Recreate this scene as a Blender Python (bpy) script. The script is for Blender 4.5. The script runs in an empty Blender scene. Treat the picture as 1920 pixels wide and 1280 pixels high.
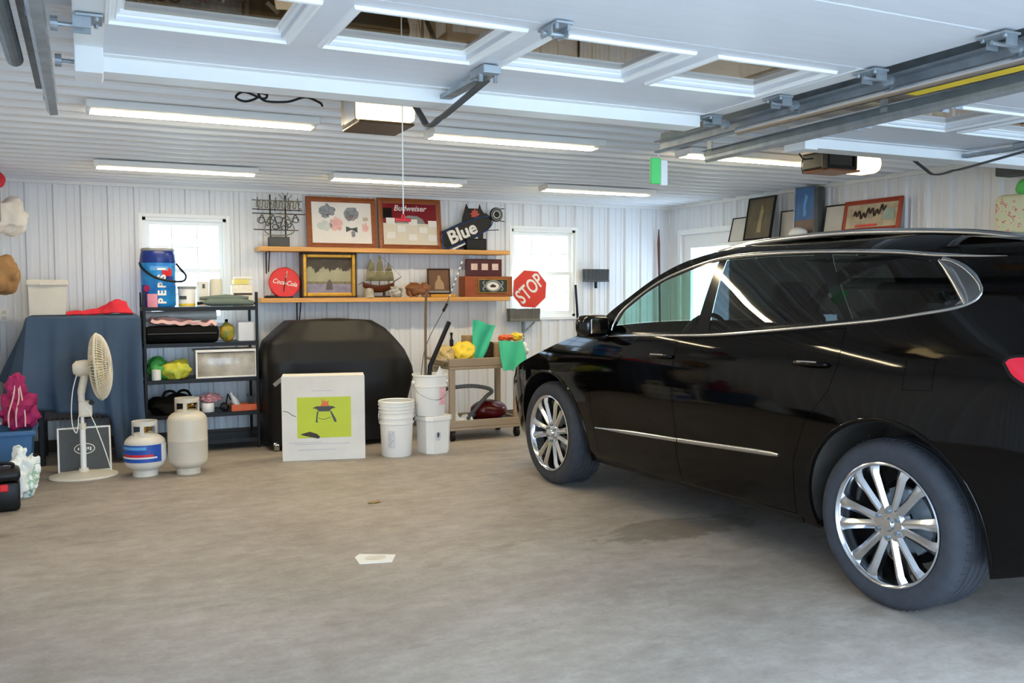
import bpy, bmesh, math, random
from mathutils import Vector, Matrix, Euler, noise
from mathutils.geometry import delaunay_2d_cdt
random.seed(7)
PI = math.pi
S = bpy.context.scene
COL = S.collection

# ------------------------------------------------------------------ camera, sky, exposure
def lin(h):
    h = h.lstrip('#'); o = []
    for i in (0, 2, 4):
        c = int(h[i:i+2], 16)/255
        o.append(c/12.92 if c <= .04045 else ((c+.055)/1.055)**2.4)
    return (*o, 1)
cam_d = bpy.data.cameras.new('camera'); cam = bpy.data.objects.new('camera', cam_d); COL.objects.link(cam)
cam_d.sensor_width = 36; cam_d.lens = 31.45; cam_d.clip_start = .05; cam_d.clip_end = 300
_y, _p, _r = [math.radians(a) for a in (25.415, 3.186, -0.213)]
F_ = Vector((math.sin(_y)*math.cos(_p), math.cos(_y)*math.cos(_p), -math.sin(_p)))
R_ = Vector((math.cos(_y), -math.sin(_y), 0)); U_ = R_.cross(F_)
R_, U_ = R_*math.cos(_r)+U_*math.sin(_r), -R_*math.sin(_r)+U_*math.cos(_r)
mw = Matrix((R_, U_, -F_)).transposed().to_4x4(); mw.translation = (0, 0, 1.463)
cam.matrix_world = mw
S.camera = cam
S.view_settings.view_transform = 'Standard'; S.view_settings.look = 'None'
S.view_settings.gamma = 1; S.view_settings.use_curve_mapping = False
S.view_settings.exposure = 0.14
S.cycles.use_denoising = True
S.cycles.max_bounces = 10; S.cycles.diffuse_bounces = 6; S.cycles.glossy_bounces = 5
S.cycles.sample_clamp_indirect = 8
W = bpy.data.worlds.new('sky'); S.world = W; W.use_nodes = True
wb = W.node_tree.nodes['Background']; wb.inputs[0].default_value = (.57, .765, 1.0, 1); wb.inputs[1].default_value = 9.4
LED_STRENGTH = 60.0

# ------------------------------------------------------------------ materials
MATS = {}
def mat(name, col, rough=.5, metal=0, var=.08, scale=6, bump=0, bscale=60, coat=0, emit=0, alpha=1, trans=0, spec=.5, stretch=None, col2=None, ior=1.45, ecol=None):
    if name in MATS: return MATS[name]
    m = bpy.data.materials.new(name); m.use_nodes = True; nt = m.node_tree; N = nt.nodes
    b = N['Principled BSDF']; c = lin(col)
    tc = N.new('ShaderNodeTexCoord'); src = tc.outputs['Object']
    if stretch:
        mp = N.new('ShaderNodeMapping'); mp.inputs['Scale'].default_value = stretch
        nt.links.new(src, mp.inputs[0]); src = mp.outputs[0]
    if var > 0 or col2:
        nz = N.new('ShaderNodeTexNoise'); nz.inputs['Scale'].default_value = scale; nz.inputs['Detail'].default_value = 4
        nt.links.new(src, nz.inputs['Vector'])
        r = N.new('ShaderNodeValToRGB'); nt.links.new(nz.outputs['Fac'], r.inputs[0])
        c2 = lin(col2) if col2 else c
        r.color_ramp.elements[0].position = .32; r.color_ramp.elements[1].position = .68
        r.color_ramp.elements[0].color = tuple(max(0, x*(1-var)) for x in c2[:3])+(1,)
        r.color_ramp.elements[1].color = tuple(min(1, x*(1+var)) for x in c[:3])+(1,)
        nt.links.new(r.outputs[0], b.inputs['Base Color'])
    else: b.inputs['Base Color'].default_value = c
    if bump > 0:
        n2 = N.new('ShaderNodeTexNoise'); n2.inputs['Scale'].default_value = bscale; n2.inputs['Detail'].default_value = 3
        nt.links.new(src, n2.inputs['Vector'])
        bp = N.new('ShaderNodeBump'); bp.inputs['Strength'].default_value = bump; bp.inputs['Distance'].default_value = .01
        nt.links.new(n2.outputs['Fac'], bp.inputs['Height']); nt.links.new(bp.outputs[0], b.inputs['Normal'])
    b.inputs['Roughness'].default_value = rough; b.inputs['Metallic'].default_value = metal
    b.inputs['Specular IOR Level'].default_value = spec; b.inputs['IOR'].default_value = ior
    b.inputs['Coat Weight'].default_value = coat; b.inputs['Coat Roughness'].default_value = .02
    b.inputs['Transmission Weight'].default_value = trans; b.inputs['Alpha'].default_value = alpha
    if emit: b.inputs['Emission Color'].default_value = lin(ecol or col); b.inputs['Emission Strength'].default_value = emit
    MATS[name] = m; return m
def glass(name, tint, refl=1.0, f0=.05):
    # thin sheet glass: fresnel reflection over tinted see-through
    if name in MATS: return MATS[name]
    m = bpy.data.materials.new(name); m.use_nodes = True; nt = m.node_tree; N = nt.nodes
    N.remove(N['Principled BSDF']); out = N['Material Output']
    t = N.new('ShaderNodeBsdfTransparent'); t.inputs[0].default_value = tint
    g = N.new('ShaderNodeBsdfGlossy'); g.inputs['Roughness'].default_value = .01; g.inputs[0].default_value = (refl, refl, refl, 1)
    ge = N.new('ShaderNodeNewGeometry'); dt = N.new('ShaderNodeVectorMath'); dt.operation = 'DOT_PRODUCT'
    nt.links.new(ge.outputs['Normal'], dt.inputs[0]); nt.links.new(ge.outputs['Incoming'], dt.inputs[1])
    def mth(op, a, b):
        n = N.new('ShaderNodeMath'); n.operation = op; n.use_clamp = op == 'ADD'
        for i, x in enumerate((a, b)):
            if x is None: continue
            if isinstance(x, (int, float)): n.inputs[i].default_value = x
            else: nt.links.new(x, n.inputs[i])
        return n.outputs[0]
    # two-sided Schlick reflectance of a thin pane
    fr = mth('ADD', mth('MULTIPLY', mth('POWER', mth('SUBTRACT', 1.0, mth('ABSOLUTE', dt.outputs['Value'], None)), 5.0), 1-f0), f0)
    mx = N.new('ShaderNodeMixShader')
    nt.links.new(fr, mx.inputs[0]); nt.links.new(t.outputs[0], mx.inputs[1]); nt.links.new(g.outputs[0], mx.inputs[2])
    nt.links.new(mx.outputs[0], out.inputs[0]); MATS[name] = m; return m
def concrete():
    m = bpy.data.materials.new('concrete_floor'); m.use_nodes = True; nt = m.node_tree; N = nt.nodes; L = nt.links
    b = N['Principled BSDF']; tc = N.new('ShaderNodeTexCoord')
    def nz(scale, det, stretch=None):
        n = N.new('ShaderNodeTexNoise'); n.inputs['Scale'].default_value = scale; n.inputs['Detail'].default_value = det
        n.inputs['Roughness'].default_value = .62
        s = tc.outputs['Object']
        if stretch:
            mp = N.new('ShaderNodeMapping'); mp.inputs['Scale'].default_value = stretch; L.new(s, mp.inputs[0]); s = mp.outputs[0]
        L.new(s, n.inputs['Vector']); return n
    a = nz(.7, 8); r = N.new('ShaderNodeValToRGB'); L.new(a.outputs['Fac'], r.inputs[0])
    e = r.color_ramp.elements; e[0].position = .3; e[0].color = lin('#9a9187'); e[1].position = .7; e[1].color = lin('#b3aba1')
    a2 = nz(3.2, 8, (1, 1.6, 1)); r2 = N.new('ShaderNodeValToRGB'); L.new(a2.outputs['Fac'], r2.inputs[0])
    e = r2.color_ramp.elements; e[0].position = .33; e[0].color = (.84, .82, .80, 1); e[1].position = .66; e[1].color = (1.05, 1.05, 1.05, 1)
    a3 = nz(45, 4); r3 = N.new('ShaderNodeValToRGB'); L.new(a3.outputs['Fac'], r3.inputs[0])
    e = r3.color_ramp.elements; e[0].position = .3; e[0].color = (.9, .9, .9, 1); e[1].position = .7; e[1].color = (1.04, 1.04, 1.04, 1)
    m1 = N.new('ShaderNodeMix'); m1.data_type = 'RGBA'; m1.blend_type = 'MULTIPLY'; m1.inputs[0].default_value = 1
    L.new(r.outputs[0], m1.inputs[6]); L.new(r2.outputs[0], m1.inputs[7])
    m2 = N.new('ShaderNodeMix'); m2.data_type = 'RGBA'; m2.blend_type = 'MULTIPLY'; m2.inputs[0].default_value = 1
    L.new(m1.outputs[2], m2.inputs[6]); L.new(r3.outputs[0], m2.inputs[7])
    # scattered dark stains with their own shape
    a4 = nz(1.3, 5, (1, 2.2, 1)); r4 = N.new('ShaderNodeValToRGB'); L.new(a4.outputs['Fac'], r4.inputs[0])
    e = r4.color_ramp.elements; e[0].position = .30; e[0].color = (.58, .55, .52, 1); e[1].position = .40; e[1].color = (1, 1, 1, 1)
    m3 = N.new('ShaderNodeMix'); m3.data_type = 'RGBA'; m3.blend_type = 'MULTIPLY'; m3.inputs[0].default_value = .6
    L.new(m2.outputs[2], m3.inputs[6]); L.new(r4.outputs[0], m3.inputs[7])
    # an old tyre-worn patch beside the parking spot, broken up by noise
    mp = N.new('ShaderNodeMapping'); mp.inputs['Location'].default_value = (-3.25, -4.5, 0); L.new(tc.outputs['Object'], mp.inputs[0])
    mp2 = N.new('ShaderNodeMapping'); mp2.inputs['Rotation'].default_value = (0, 0, .12); mp2.inputs['Scale'].default_value = (1.3, 3.4, 1); L.new(mp.outputs[0], mp2.inputs[0])
    ln = N.new('ShaderNodeVectorMath'); ln.operation = 'LENGTH'; L.new(mp2.outputs[0], ln.inputs[0])
    a5 = nz(5.5, 7, (1, 2, 1)); ad = N.new('ShaderNodeMath'); ad.operation = 'MULTIPLY_ADD'; L.new(a5.outputs['Fac'], ad.inputs[0]); ad.inputs[1].default_value = 1.7; L.new(ln.outputs['Value'], ad.inputs[2])
    r5 = N.new('ShaderNodeValToRGB'); L.new(ad.outputs[0], r5.inputs[0]); e = r5.color_ramp.elements; e[0].position = .9; e[0].color = (.66, .64, .62, 1); e[1].position = 1.0; e[1].color = (1, 1, 1, 1)
    mdv = N.new('ShaderNodeMath'); mdv.operation = 'MULTIPLY'; mdv.inputs[1].default_value = .62; L.new(ad.outputs[0], mdv.inputs[0]); L.new(mdv.outputs[0], r5.inputs[0])
    m5 = N.new('ShaderNodeMix'); m5.data_type = 'RGBA'; m5.blend_type = 'MULTIPLY'; m5.inputs[0].default_value = 1; L.new(m3.outputs[2], m5.inputs[6]); L.new(r5.outputs[0], m5.inputs[7])
    a6 = nz(9, 9, (1, 1.5, 1)); r6 = N.new('ShaderNodeValToRGB'); L.new(a6.outputs['Fac'], r6.inputs[0]); e = r6.color_ramp.elements; e[0].position = .34; e[0].color = (.86, .85, .84, 1); e[1].position = .62; e[1].color = (1.03, 1.03, 1.04, 1)
    m6 = N.new('ShaderNodeMix'); m6.data_type = 'RGBA'; m6.blend_type = 'MULTIPLY'; m6.inputs[0].default_value = 1; L.new(m5.outputs[2], m6.inputs[6]); L.new(r6.outputs[0], m6.inputs[7])
    m3 = m6
    L.new(m3.outputs[2], b.inputs['Base Color']); b.inputs['Roughness'].default_value = .55
    b.inputs['Specular IOR Level'].default_value = .35
    bp = N.new('ShaderNodeBump'); bp.inputs['Strength'].default_value = .08; L.new(a3.outputs['Fac'], bp.inputs['Height']); L.new(bp.outputs[0], b.inputs['Normal'])
    return m
M = lambda n: MATS[n]
mat('steel_white', '#e6e7e9', .45, var=.015, scale=2)
mat('trim_white', '#ececea', .4, var=.015)
mat('carved_wood', '#85532f', .5, var=.2, scale=8)
mat('blade_grey', '#94979a', .28, 1, var=0)
mat('door_white', '#dfe1e6', .38, var=.02, scale=3, bump=.03, bscale=180, stretch=(1, 9, 1))
mat('vinyl_white', '#f4f4f2', .35, var=.01)
mat('galv', '#a9b1b7', .5, .7, var=.14, scale=14)
mat('galv_dark', '#7b858b', .5, .6, var=.14, scale=14)
mat('chrome', '#e6e8ea', .06, 1, var=0)
mat('satin', '#c2c5c8', .22, 1, var=0)
mat('black_plastic', '#0b0b0b', .45, var=.1, spec=.35)
mat('black_gloss', '#0a0a0a', .12, var=0)
mat('black_matte', '#0c0c0c', .8, var=.1, spec=.2)
mat('rubber', '#3a3c41', .78, var=.12, scale=20, bump=.1, bscale=80, spec=.3)
mat('white_plastic', '#eeece6', .38, var=.02)
mat('cream_plastic', '#ddd5c2', .42, var=.03)
mat('tan_plastic', '#a6937c', .5, var=.05)
mat('pine', '#d9a05a', .5, var=.15, scale=3, stretch=(1, 14, 14), bump=.04)
mat('oak', '#8f4f25', .42, var=.2, scale=4, stretch=(3, 12, 12))
mat('walnut', '#5a2f1a', .4, var=.2, scale=5, stretch=(3, 12, 12))
mat('mahogany', '#4c1512', .35, var=.12, scale=5)
mat('gold', '#b8862e', .35, .7, var=.15, scale=20)
mat('red', '#d3222b', .4, var=.04)
mat('red_cloth', '#d42b3c', .85, var=.1, bump=.2, bscale=25)
mat('tarp_blue', '#3c5068', .8, var=.07, scale=5, bump=.12, bscale=180)
mat('bin_blue', '#3f6a96', .4, var=.05)
mat('teal', '#3fbf98', .7, var=.08, bump=.15, bscale=40)
mat('yellow', '#e9c93a', .5, var=.1, bump=.2, bscale=30)
mat('lime', '#c2cf2e', .45, var=.03)
mat('paper', '#e9e6df', .7, var=.03)
mat('box_white', '#e2ddd3', .6, var=.05, scale=4)
mat('cardboard', '#a98a66', .75, var=.08)
mat('dark_brown', '#3a2a20', .5, var=.15)
mat('grey', '#8b8d8c', .6, var=.08)
mat('dark_grey', '#4c4f50', .6, var=.12, bump=.3, bscale=90)
mat('pink', '#a5225c', .7, var=.12, bump=.2, bscale=30)
mat('pale_pink', '#e6b9b4', .8, var=.08, bump=.2, bscale=25)
mat('green', '#3f9a45', .5, var=.2, scale=14, bump=.2, bscale=30)
mat('green_tag', '#5cd672', .45, var=.03)
mat('orange', '#d8622f', .5, var=.1)
mat('led', '#fff6e0', .5, var=0, emit=LED_STRENGTH, ecol='#ffebc2')
mat('lamp', '#ffe9bb', .5, var=0, emit=4.5, ecol='#ffdf9e')

# ------------------------------------------------------------------ mesh helpers
def obj(name, bm, m, parent=None, smooth=False, kind=None, angle=None):
    me = bpy.data.meshes.new(name)
    if isinstance(bm, bmesh.types.BMesh):
        bmesh.ops.recalc_face_normals(bm, faces=bm.faces)
        bm.to_mesh(me); bm.free()
    else: me = bm; me.name = name
    ms = m if isinstance(m, (list, tuple)) else [m]
    if not len(me.materials):
        for x in ms: me.materials.append(MATS[x] if isinstance(x, str) else x)
    if smooth:
        me.polygons.foreach_set('use_smooth', [True]*len(me.polygons))
        try: me.set_sharp_from_angle(angle=math.radians(angle or 40))
        except Exception: pass
    o = bpy.data.objects.new(name, me); COL.objects.link(o)
    if parent: o.parent = parent
    if kind: o['kind'] = kind
    return o
def thing(name, label, cat, loc=(0, 0, 0), rz=0, group=None):
    o = bpy.data.objects.new(name, None); COL.objects.link(o); o.empty_display_size = .1
    o.location = loc; o.rotation_euler = (0, 0, rz); o['label'] = label; o['category'] = cat
    if group: o['group'] = group
    return o
def tag(o, label, cat, group=None, kind=None):
    o['label'] = label; o['category'] = cat
    if group: o['group'] = group
    if kind: o['kind'] = kind
    return o
def place(o, loc, rz=0, rx=0, ry=0):
    o.location = loc; o.rotation_euler = (rx, ry, rz); return o
def copy_tree(o, parent=None):
    c = o.copy(); COL.objects.link(c)
    if parent: c.parent = parent
    for ch in list(o.children): copy_tree(ch, c)
    return c
B = bmesh.new
def xf(loc=(0, 0, 0), rot=(0, 0, 0), sc=(1, 1, 1)):
    return Matrix.Translation(loc) @ Euler(rot).to_matrix().to_4x4() @ Matrix.Diagonal((*sc, 1))
def box(bm, c, s, rot=(0, 0, 0), bev=0, seg=2, mi=0):
    r = bmesh.ops.create_cube(bm, size=1, matrix=xf(c, rot, s)); vs = r['verts']
    fs = {f for v in vs for f in v.link_faces}
    for f in fs: f.material_index = mi
    if bev:
        es = list({e for v in vs for e in v.link_edges})
        bmesh.ops.bevel(bm, geom=es, offset=min(bev, min(s)*.45), segments=seg, affect='EDGES', profile=.5)
    return bm
def bb(bm, a, b, bev=0, mi=0):   # box from corner to corner
    return box(bm, [(a[i]+b[i])/2 for i in range(3)], [max(1e-4, abs(b[i]-a[i])) for i in range(3)], bev=bev, mi=mi)
def frame_axes(d):
    d = d.normalized(); u = Vector((0, 0, 1)) if abs(d.z) < .9 else Vector((1, 0, 0))
    a = d.cross(u).normalized(); return a, a.cross(d).normalized()
def tube(bm, pts, r, seg=8, cap=True, closed=False, mi=0):
    pts = [Vector(p) for p in pts]; n = len(pts); rings = []
    pa = None
    for i, p in enumerate(pts):
        if closed: d = pts[(i+1) % n]-pts[i-1]
        else: d = pts[min(i+1, n-1)]-pts[max(i-1, 0)]
        if d.length < 1e-9: d = Vector((0, 0, 1))
        a, b = frame_axes(d)
        if pa is not None:
            a = (pa-d.normalized()*pa.dot(d.normalized()))
            a = a.normalized() if a.length > 1e-6 else frame_axes(d)[0]
            b = a.cross(d.normalized())
        pa = a
        rr = r[i] if isinstance(r, (list, tuple)) else r
        rings.append([bm.verts.new(p+a*math.cos(t)*rr+b*math.sin(t)*rr) for t in [2*PI*k/seg for k in range(seg)]])
    for i in range(n if closed else n-1):
        A, C = rings[i], rings[(i+1) % n]
        for k in range(seg): bm.faces.new((A[k], A[(k+1) % seg], C[(k+1) % seg], C[k])).material_index = mi
    if cap and not closed:
        bm.faces.new(rings[0]).material_index = mi; bm.faces.new(rings[-1][::-1]).material_index = mi
    return bm
def cyl(bm, a, b, r, seg=16, r2=None, mi=0):
    return tube(bm, [a, b], [r, r if r2 is None else r2], seg, mi=mi)
def lathe(bm, prof, c=(0, 0, 0), seg=32, axis='Z', sx=1, sy=1, mat4=None, mi=0, a0=0, a1=2*PI):
    full = abs(a1-a0-2*PI) < 1e-6; m = mat4 or Matrix.Translation(c); rows = []
    for r, z in prof:
        row = []
        for k in range(seg if full else seg+1):
            t = a0+(a1-a0)*k/seg
            row.append(bm.verts.new(m @ Vector((r*math.cos(t)*sx, r*math.sin(t)*sy, z))))
        rows.append(row)
    n = seg if full else seg
    for i in range(len(rows)-1):
        A, C = rows[i], rows[i+1]; L = len(A)
        for k in range(n):
            q = (A[k], A[(k+1) % L], C[(k+1) % L], C[k])
            try: bm.faces.new(q).material_index = mi
            except ValueError: pass
    bmesh.ops.remove_doubles(bm, verts=[v for r in rows for v in r], dist=1e-5)
    return bm
def sheet(bm, nx, ny, fn, mi=0, wrap=False):
    g = [[bm.verts.new(fn(i/nx, j/ny)) for i in range(nx if wrap else nx+1)] for j in range(ny+1)]
    L = len(g[0])
    for j in range(ny):
        for i in range(nx):
            bm.faces.new((g[j][i], g[j][(i+1) % L], g[j+1][(i+1) % L], g[j+1][i])).material_index = mi
    return g
def solidify(bm, t):
    bmesh.ops.recalc_face_normals(bm, faces=bm.faces)
    bmesh.ops.solidify(bm, geom=list(bm.faces), thickness=t)
    return bm
def prism(bm, poly, d, fn, mi=0):
    # extrude a 2D polygon: fn(u, v, w) -> point, w in 0..d
    a = [bm.verts.new(fn(u, v, 0)) for u, v in poly]; b = [bm.verts.new(fn(u, v, d)) for u, v in poly]
    n = len(poly); bm.faces.new(a).material_index = mi; bm.faces.new(b[::-1]).material_index = mi
    for i in range(n): bm.faces.new((a[i], b[i], b[(i+1) % n], a[(i+1) % n])).material_index = mi
    return bm
def spline(pts, n=8, closed=False):
    pts = [Vector(p) for p in pts]; m = len(pts); out = []
    for i in range(m if closed else m-1):
        p1, p2 = pts[i], pts[(i+1) % m]
        p0 = pts[i-1] if (i or closed) else p1*2-p2
        p3 = pts[(i+2) % m] if (closed or i+2 < m) else p2*2-p1
        for k in range(n):
            t = k/n
            out.append(.5*((2*p1)+(p2-p0)*t+(2*p0-5*p1+4*p2-p3)*t*t+(3*p1-p0-3*p2+p3)*t**3))
    if not closed: out.append(pts[-1])
    return out
def text(name, s, size, m, parent, mw, ext=.001, shear=0, bold=0, space=1, align='CENTER'):
    cu = bpy.data.curves.new('t', 'FONT'); cu.body = s; cu.size = size; cu.extrude = ext; cu.shear = shear; cu.offset = bold
    cu.align_x = align; cu.align_y = 'CENTER'; cu.space_character = space; cu.resolution_u = 3
    t = bpy.data.objects.new('t', cu); COL.objects.link(t)
    dg = bpy.context.evaluated_depsgraph_get(); me = bpy.data.meshes.new_from_object(t.evaluated_get(dg))
    bpy.data.objects.remove(t); bpy.data.curves.remove(cu)
    me.transform(mw); me.materials.clear()
    return obj(name, me, m, parent)
def wrinkle(bm, amp, sc, seed=0):
    bm.normal_update()
    for v in bm.verts:
        v.co += v.normal*noise.noise(v.co*sc+Vector((seed, seed*2, 0)))*amp
    return bm
FRONT = Euler((PI/2, 0, 0)).to_matrix().to_4x4()     # text plane facing -Y
def blob(bm, c, s, sc=6, amp=.15, seed=0, sub=4, flat=None, rot=(0, 0, 0)):
    r = bmesh.ops.create_icosphere(bm, subdivisions=sub, radius=1); m = xf(c, rot, s)
    for v in r['verts']:
        d = v.co.normalized(); k = 1+amp*noise.noise(d*sc*.4+Vector((seed, 0, seed)))+amp*.5*noise.noise(d*sc+Vector((0, seed, 0)))
        p = d*k
        if flat is not None and p.z < flat: p.z = flat
        v.co = m @ p
    return bm
# ------------------------------------------------------------------ room shell
XL, XR, YF, YB, HC = -.86, 6.58, .55, 9.27, 2.515
def ribs(a, b, extra=()):
    # liner-panel profile: 9in spacing, a broad rib and two faint ones
    P = .2286; pts = []
    k0 = math.floor(a/P)-1
    for k in range(k0, int(b/P)+2):
        x = k*P
        for dx, w in ((-.032, 0), (-.019, .022), (.019, .022), (.032, 0), (.080, 0), (.086, .005), (.100, .005), (.106, 0), (.150, 0), (.156, .005), (.170, .005), (.176, 0)):
            pts.append((x+dx, w))
    def h(x):
        for i in range(len(pts)-1):
            if pts[i][0] <= x <= pts[i+1][0]:
                t = (x-pts[i][0])/(pts[i+1][0]-pts[i][0]); return pts[i][1]*(1-t)+pts[i+1][1]*t
        return 0
    xs = {a, b, *extra} | {x for x, w in pts if a < x < b}
    return [(x, h(x)) for x in sorted(xs)]
def ribbed_wall(name, fn, a, b, H, openings, thick=.12, m='steel_white'):
    bm = B(); ex = [e for o in openings for e in o[:2]]; pr = ribs(a, b, ex)
    for (x0, h0), (x1, h1) in zip(pr, pr[1:]):
        xm = (x0+x1)/2; cuts = [(0, H)]
        for o in openings:
            if o[0] < xm < o[1]:
                cuts = [c for lo, hi in cuts for c in ((lo, min(hi, o[2])), (max(lo, o[3]), hi)) if c[1]-c[0] > 1e-4]
        for lo, hi in cuts:
            bm.faces.new([bm.verts.new(fn(*q)) for q in ((x0, lo, h0), (x1, lo, h1), (x1, hi, h1), (x0, hi, h0))])
            bm.faces.new([bm.verts.new(fn(*q)) for q in ((x0, lo, -thick), (x0, hi, -thick), (x1, hi, -thick), (x1, lo, -thick))])
    for x0, x1, z0, z1 in openings:
        loop = [(x0, z0), (x1, z0), (x1, z1), (x0, z1)]
        for i in range(4):
            (p, q), (r, s) = loop[i], loop[(i+1) % 4]
            if q == s == 0: continue
            bm.faces.new([bm.verts.new(fn(*v)) for v in ((p, q, 0), (r, s, 0), (r, s, -thick), (p, q, -thick))])
    bmesh.ops.remove_doubles(bm, verts=bm.verts, dist=1e-5)
    return obj(name, bm, m, kind='structure')
bm = B(); bb(bm, (XL-.2, YF-.15, -.15), (XR+.2, YB+.2, 0)); fl = obj('floor', bm, concrete(), kind='structure')
WIN = [(.50, 1.27, 1.17, 2.19), (4.40, 5.23, 1.17, 2.18)]
ribbed_wall('wall_back', lambda u, v, w: (u, YB-w, v), XL-.12, XR+.12, HC, WIN)
DOORR = (8.02, 9.00, 0, 2.14)
ribbed_wall('wall_right', lambda u, v, w: (XR-w, u, v), YF, YB, HC, [DOORR])
ribbed_wall('wall_left', lambda u, v, w: (XL+w, u, v), YF, YB, HC, [])
ribbed_wall('wall_front', lambda u, v, w: (u, YF+w, v), XL-.12, XR+.12, HC, [(-.16, 2.90, 0, 2.16), (3.38, 6.38, 0, 2.16)])
bm = B(); pr = ribs(YF, YB)
for (y0, h0), (y1, h1) in zip(pr, pr[1:]):
    bm.faces.new([bm.verts.new(q) for q in ((XL, y0, HC-h0), (XL, y1, HC-h1), (XR, y1, HC-h1), (XR, y0, HC-h0))])
bmesh.ops.remove_doubles(bm, verts=bm.verts, dist=1e-5)
bb(bm, (XL-.12, YF-.12, HC+.03), (XR+.12, YB+.12, HC+.2))
obj('ceiling', bm, 'steel_white', kind='structure')
bm = B(); bb(bm, (-14, -16, -.2), (20, YF-.15, -.03)); obj('ground', bm, mat('driveway', '#a9a8a4', .9, var=.12, scale=2), kind='structure')
bm = B(); bb(bm, (-30, YB+.2, -.6), (40, 60, -.5)); obj('ground_yard', bm, mat('yard', '#c9d0b0', .9, var=.15, scale=2), kind='structure')
bm = B()   # cove trim between wall and ceiling
for a, b in (((XL, YB-.035, HC-.05), (XR, YB-.0, HC-.005)), ((XR-.035, YF, HC-.05), (XR, YB, HC-.005))): bb(bm, a, b, .004)
obj('trim_1', bm, 'trim_white', kind='structure')
bm = B()
for x, y in ((XL, YB), (XR, YB)): bb(bm, (x-.03 if x > 0 else x, y-.03, 0), (x if x > 0 else x+.03, y, HC-.05), .004)
obj('trim_2', bm, 'trim_white', kind='structure')
bm = B(); bb(bm, (XL+.03, YB-.03, 0), (XR-.03, YB-.022, .11)); obj('baseboard_back', bm, mat('treated_board', '#5b564e', .7), kind='structure')
clear = glass('window_glass', (.95, .97, .98, 1))
for n, (x0, x1, z0, z1) in enumerate(WIN, 1):
    bm = B(); t = .035
    for a, b in (((x0-t, YB-.025, z0-t), (x0, YB-.0, z1+t)), ((x1, YB-.025, z0-t), (x1+t, YB, z1+t)), ((x0, YB-.025, z1), (x1, YB, z1+t)), ((x0, YB-.03, z0-t), (x1, YB, z0))): bb(bm, a, b, .004)
    for a, b in (((x0, YB, z0), (x0+.03, YB+.1, z1)), ((x1-.03, YB, z0), (x1, YB+.1, z1)), ((x0, YB, z1-.03), (x1, YB+.1, z1)), ((x0, YB, z0), (x1, YB+.1, z0+.03))): bb(bm, a, b)
    w = obj('window_%d' % n, bm, 'vinyl_white', kind='structure')
    zm = (z0+z1)/2
    for yy, za, zb in ((YB+.045, zm-.02, z1-.03), (YB+.02, z0+.03, zm+.02)):
        bm = B(); s = .038; xa, xb = x0+.03, x1-.03
        for a, b in (((xa, yy, za), (xa+s, yy+.03, zb)), ((xb-s, yy, za), (xb, yy+.03, zb)), ((xa+s, yy, zb-s), (xb-s, yy+.03, zb)), ((xa+s, yy, za), (xb-s, yy+.03, za+s))): bb(bm, a, b, .003)
        for k in (1, 2): x = xa+(xb-xa)*k/3; bb(bm, (x-.006, yy+.011, za+s), (x+.006, yy+.019, zb-s))
        bb(bm, (xa+s, yy+.012, (za+zb)/2-.006), (xb-s, yy+.019, (za+zb)/2+.006))
        sa = obj('sash', bm, 'vinyl_white', w)
        bm = B(); bb(bm, (xa+s, yy+.014, za+s), (xb-s, yy+.017, zb-s)); obj('pane', bm, clear, sa)
# side door in the right wall, half glazed
y0, y1, _, z1 = DOORR; bm = B(); t = .06
for a, b in (((XR-.03, y0-t, 0), (XR, y0, z1+t)), ((XR-.03, y1, 0), (XR, y1+t, z1+t)), ((XR-.03, y0, z1), (XR, y1, z1+t))): bb(bm, a, b, .004)
d = obj('door_1', bm, 'vinyl_white', kind='structure')
bm = B(); x = XR+.03
for a, b in (((x, y0, .02), (x+.045, y1, 1.0)), ((x, y0, 1.98), (x+.045, y1, z1)), ((x, y0, 1.0), (x+.045, y0+.13, 1.98)), ((x, y1-.13, 1.0), (x+.045, y1, 1.98))): bb(bm, a, b)
lf = obj('door_leaf', bm, 'vinyl_white', d)
bm = B(); bb(bm, (x+.02, y0+.13, 1.0), (x+.025, y1-.13, 1.98)); obj('pane', bm, clear, lf)
bm = B(); cyl(bm, (x, y1-.07, .98), (x-.05, y1-.07, .98), .012); lathe(bm, [(0, -.03), (.022, -.02), (.03, 0), (.022, .02), (0, .03)], (x-.06, y1-.07, .98), 16); obj('door_knob', bm, 'satin', lf, True)
bm = B(); box(bm, (-.67, YB-.03, 1.27), (.075, .012, .12), bev=.004)
o = tag(obj('wall_outlet', bm, 'white_plastic'), 'white double power outlet on the back wall left of the blue tarp', 'outlet')
bm = B()
for dz in (-.025, .025): box(bm, (-.67, YB-.0385, 1.27+dz), (.035, .006, .03), bev=.002)
obj('socket', bm, 'cream_plastic', o)

# ------------------------------------------------------------------ ceiling strip lights
def strip_light():
    t = thing('strip_light', '', 'light')
    bm = B(); box(bm, (.61, -.055, -.02), (1.25, .21, .045), bev=.008); obj('housing', bm, 'trim_white', t)
    bm = B(); box(bm, (.61, -.0, -.0455), (1.2, .072, .007), bev=.002); obj('diffuser', bm, 'led', t)
    for ex in (-.002, 1.222): bm = B(); box(bm, (ex, -.02, -.03), (.02, .13, .045), bev=.006); obj('end_cap', bm, 'trim_white', t)
    return t
sl = strip_light(); zc = HC-.02
LIGHTS = [(.04, 5.46, 'lit white strip light on the ceiling left of the glowing opener, front row'),
          (2.005, 5.46, 'lit white strip light on the ceiling just right of the square glowing opener'),
          (3.967, 5.46, 'lit white strip light beside the green tag, left of the round lit opener'),
          (.093, 7.835, 'lit white strip light on the ceiling above the window with the blue jug'),
          (1.966, 7.835, 'lit white strip light on the ceiling above the framed sketch and mirror'),
          (4.049, 7.835, 'lit white strip light on the ceiling above the window with the stop sign')]
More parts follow.
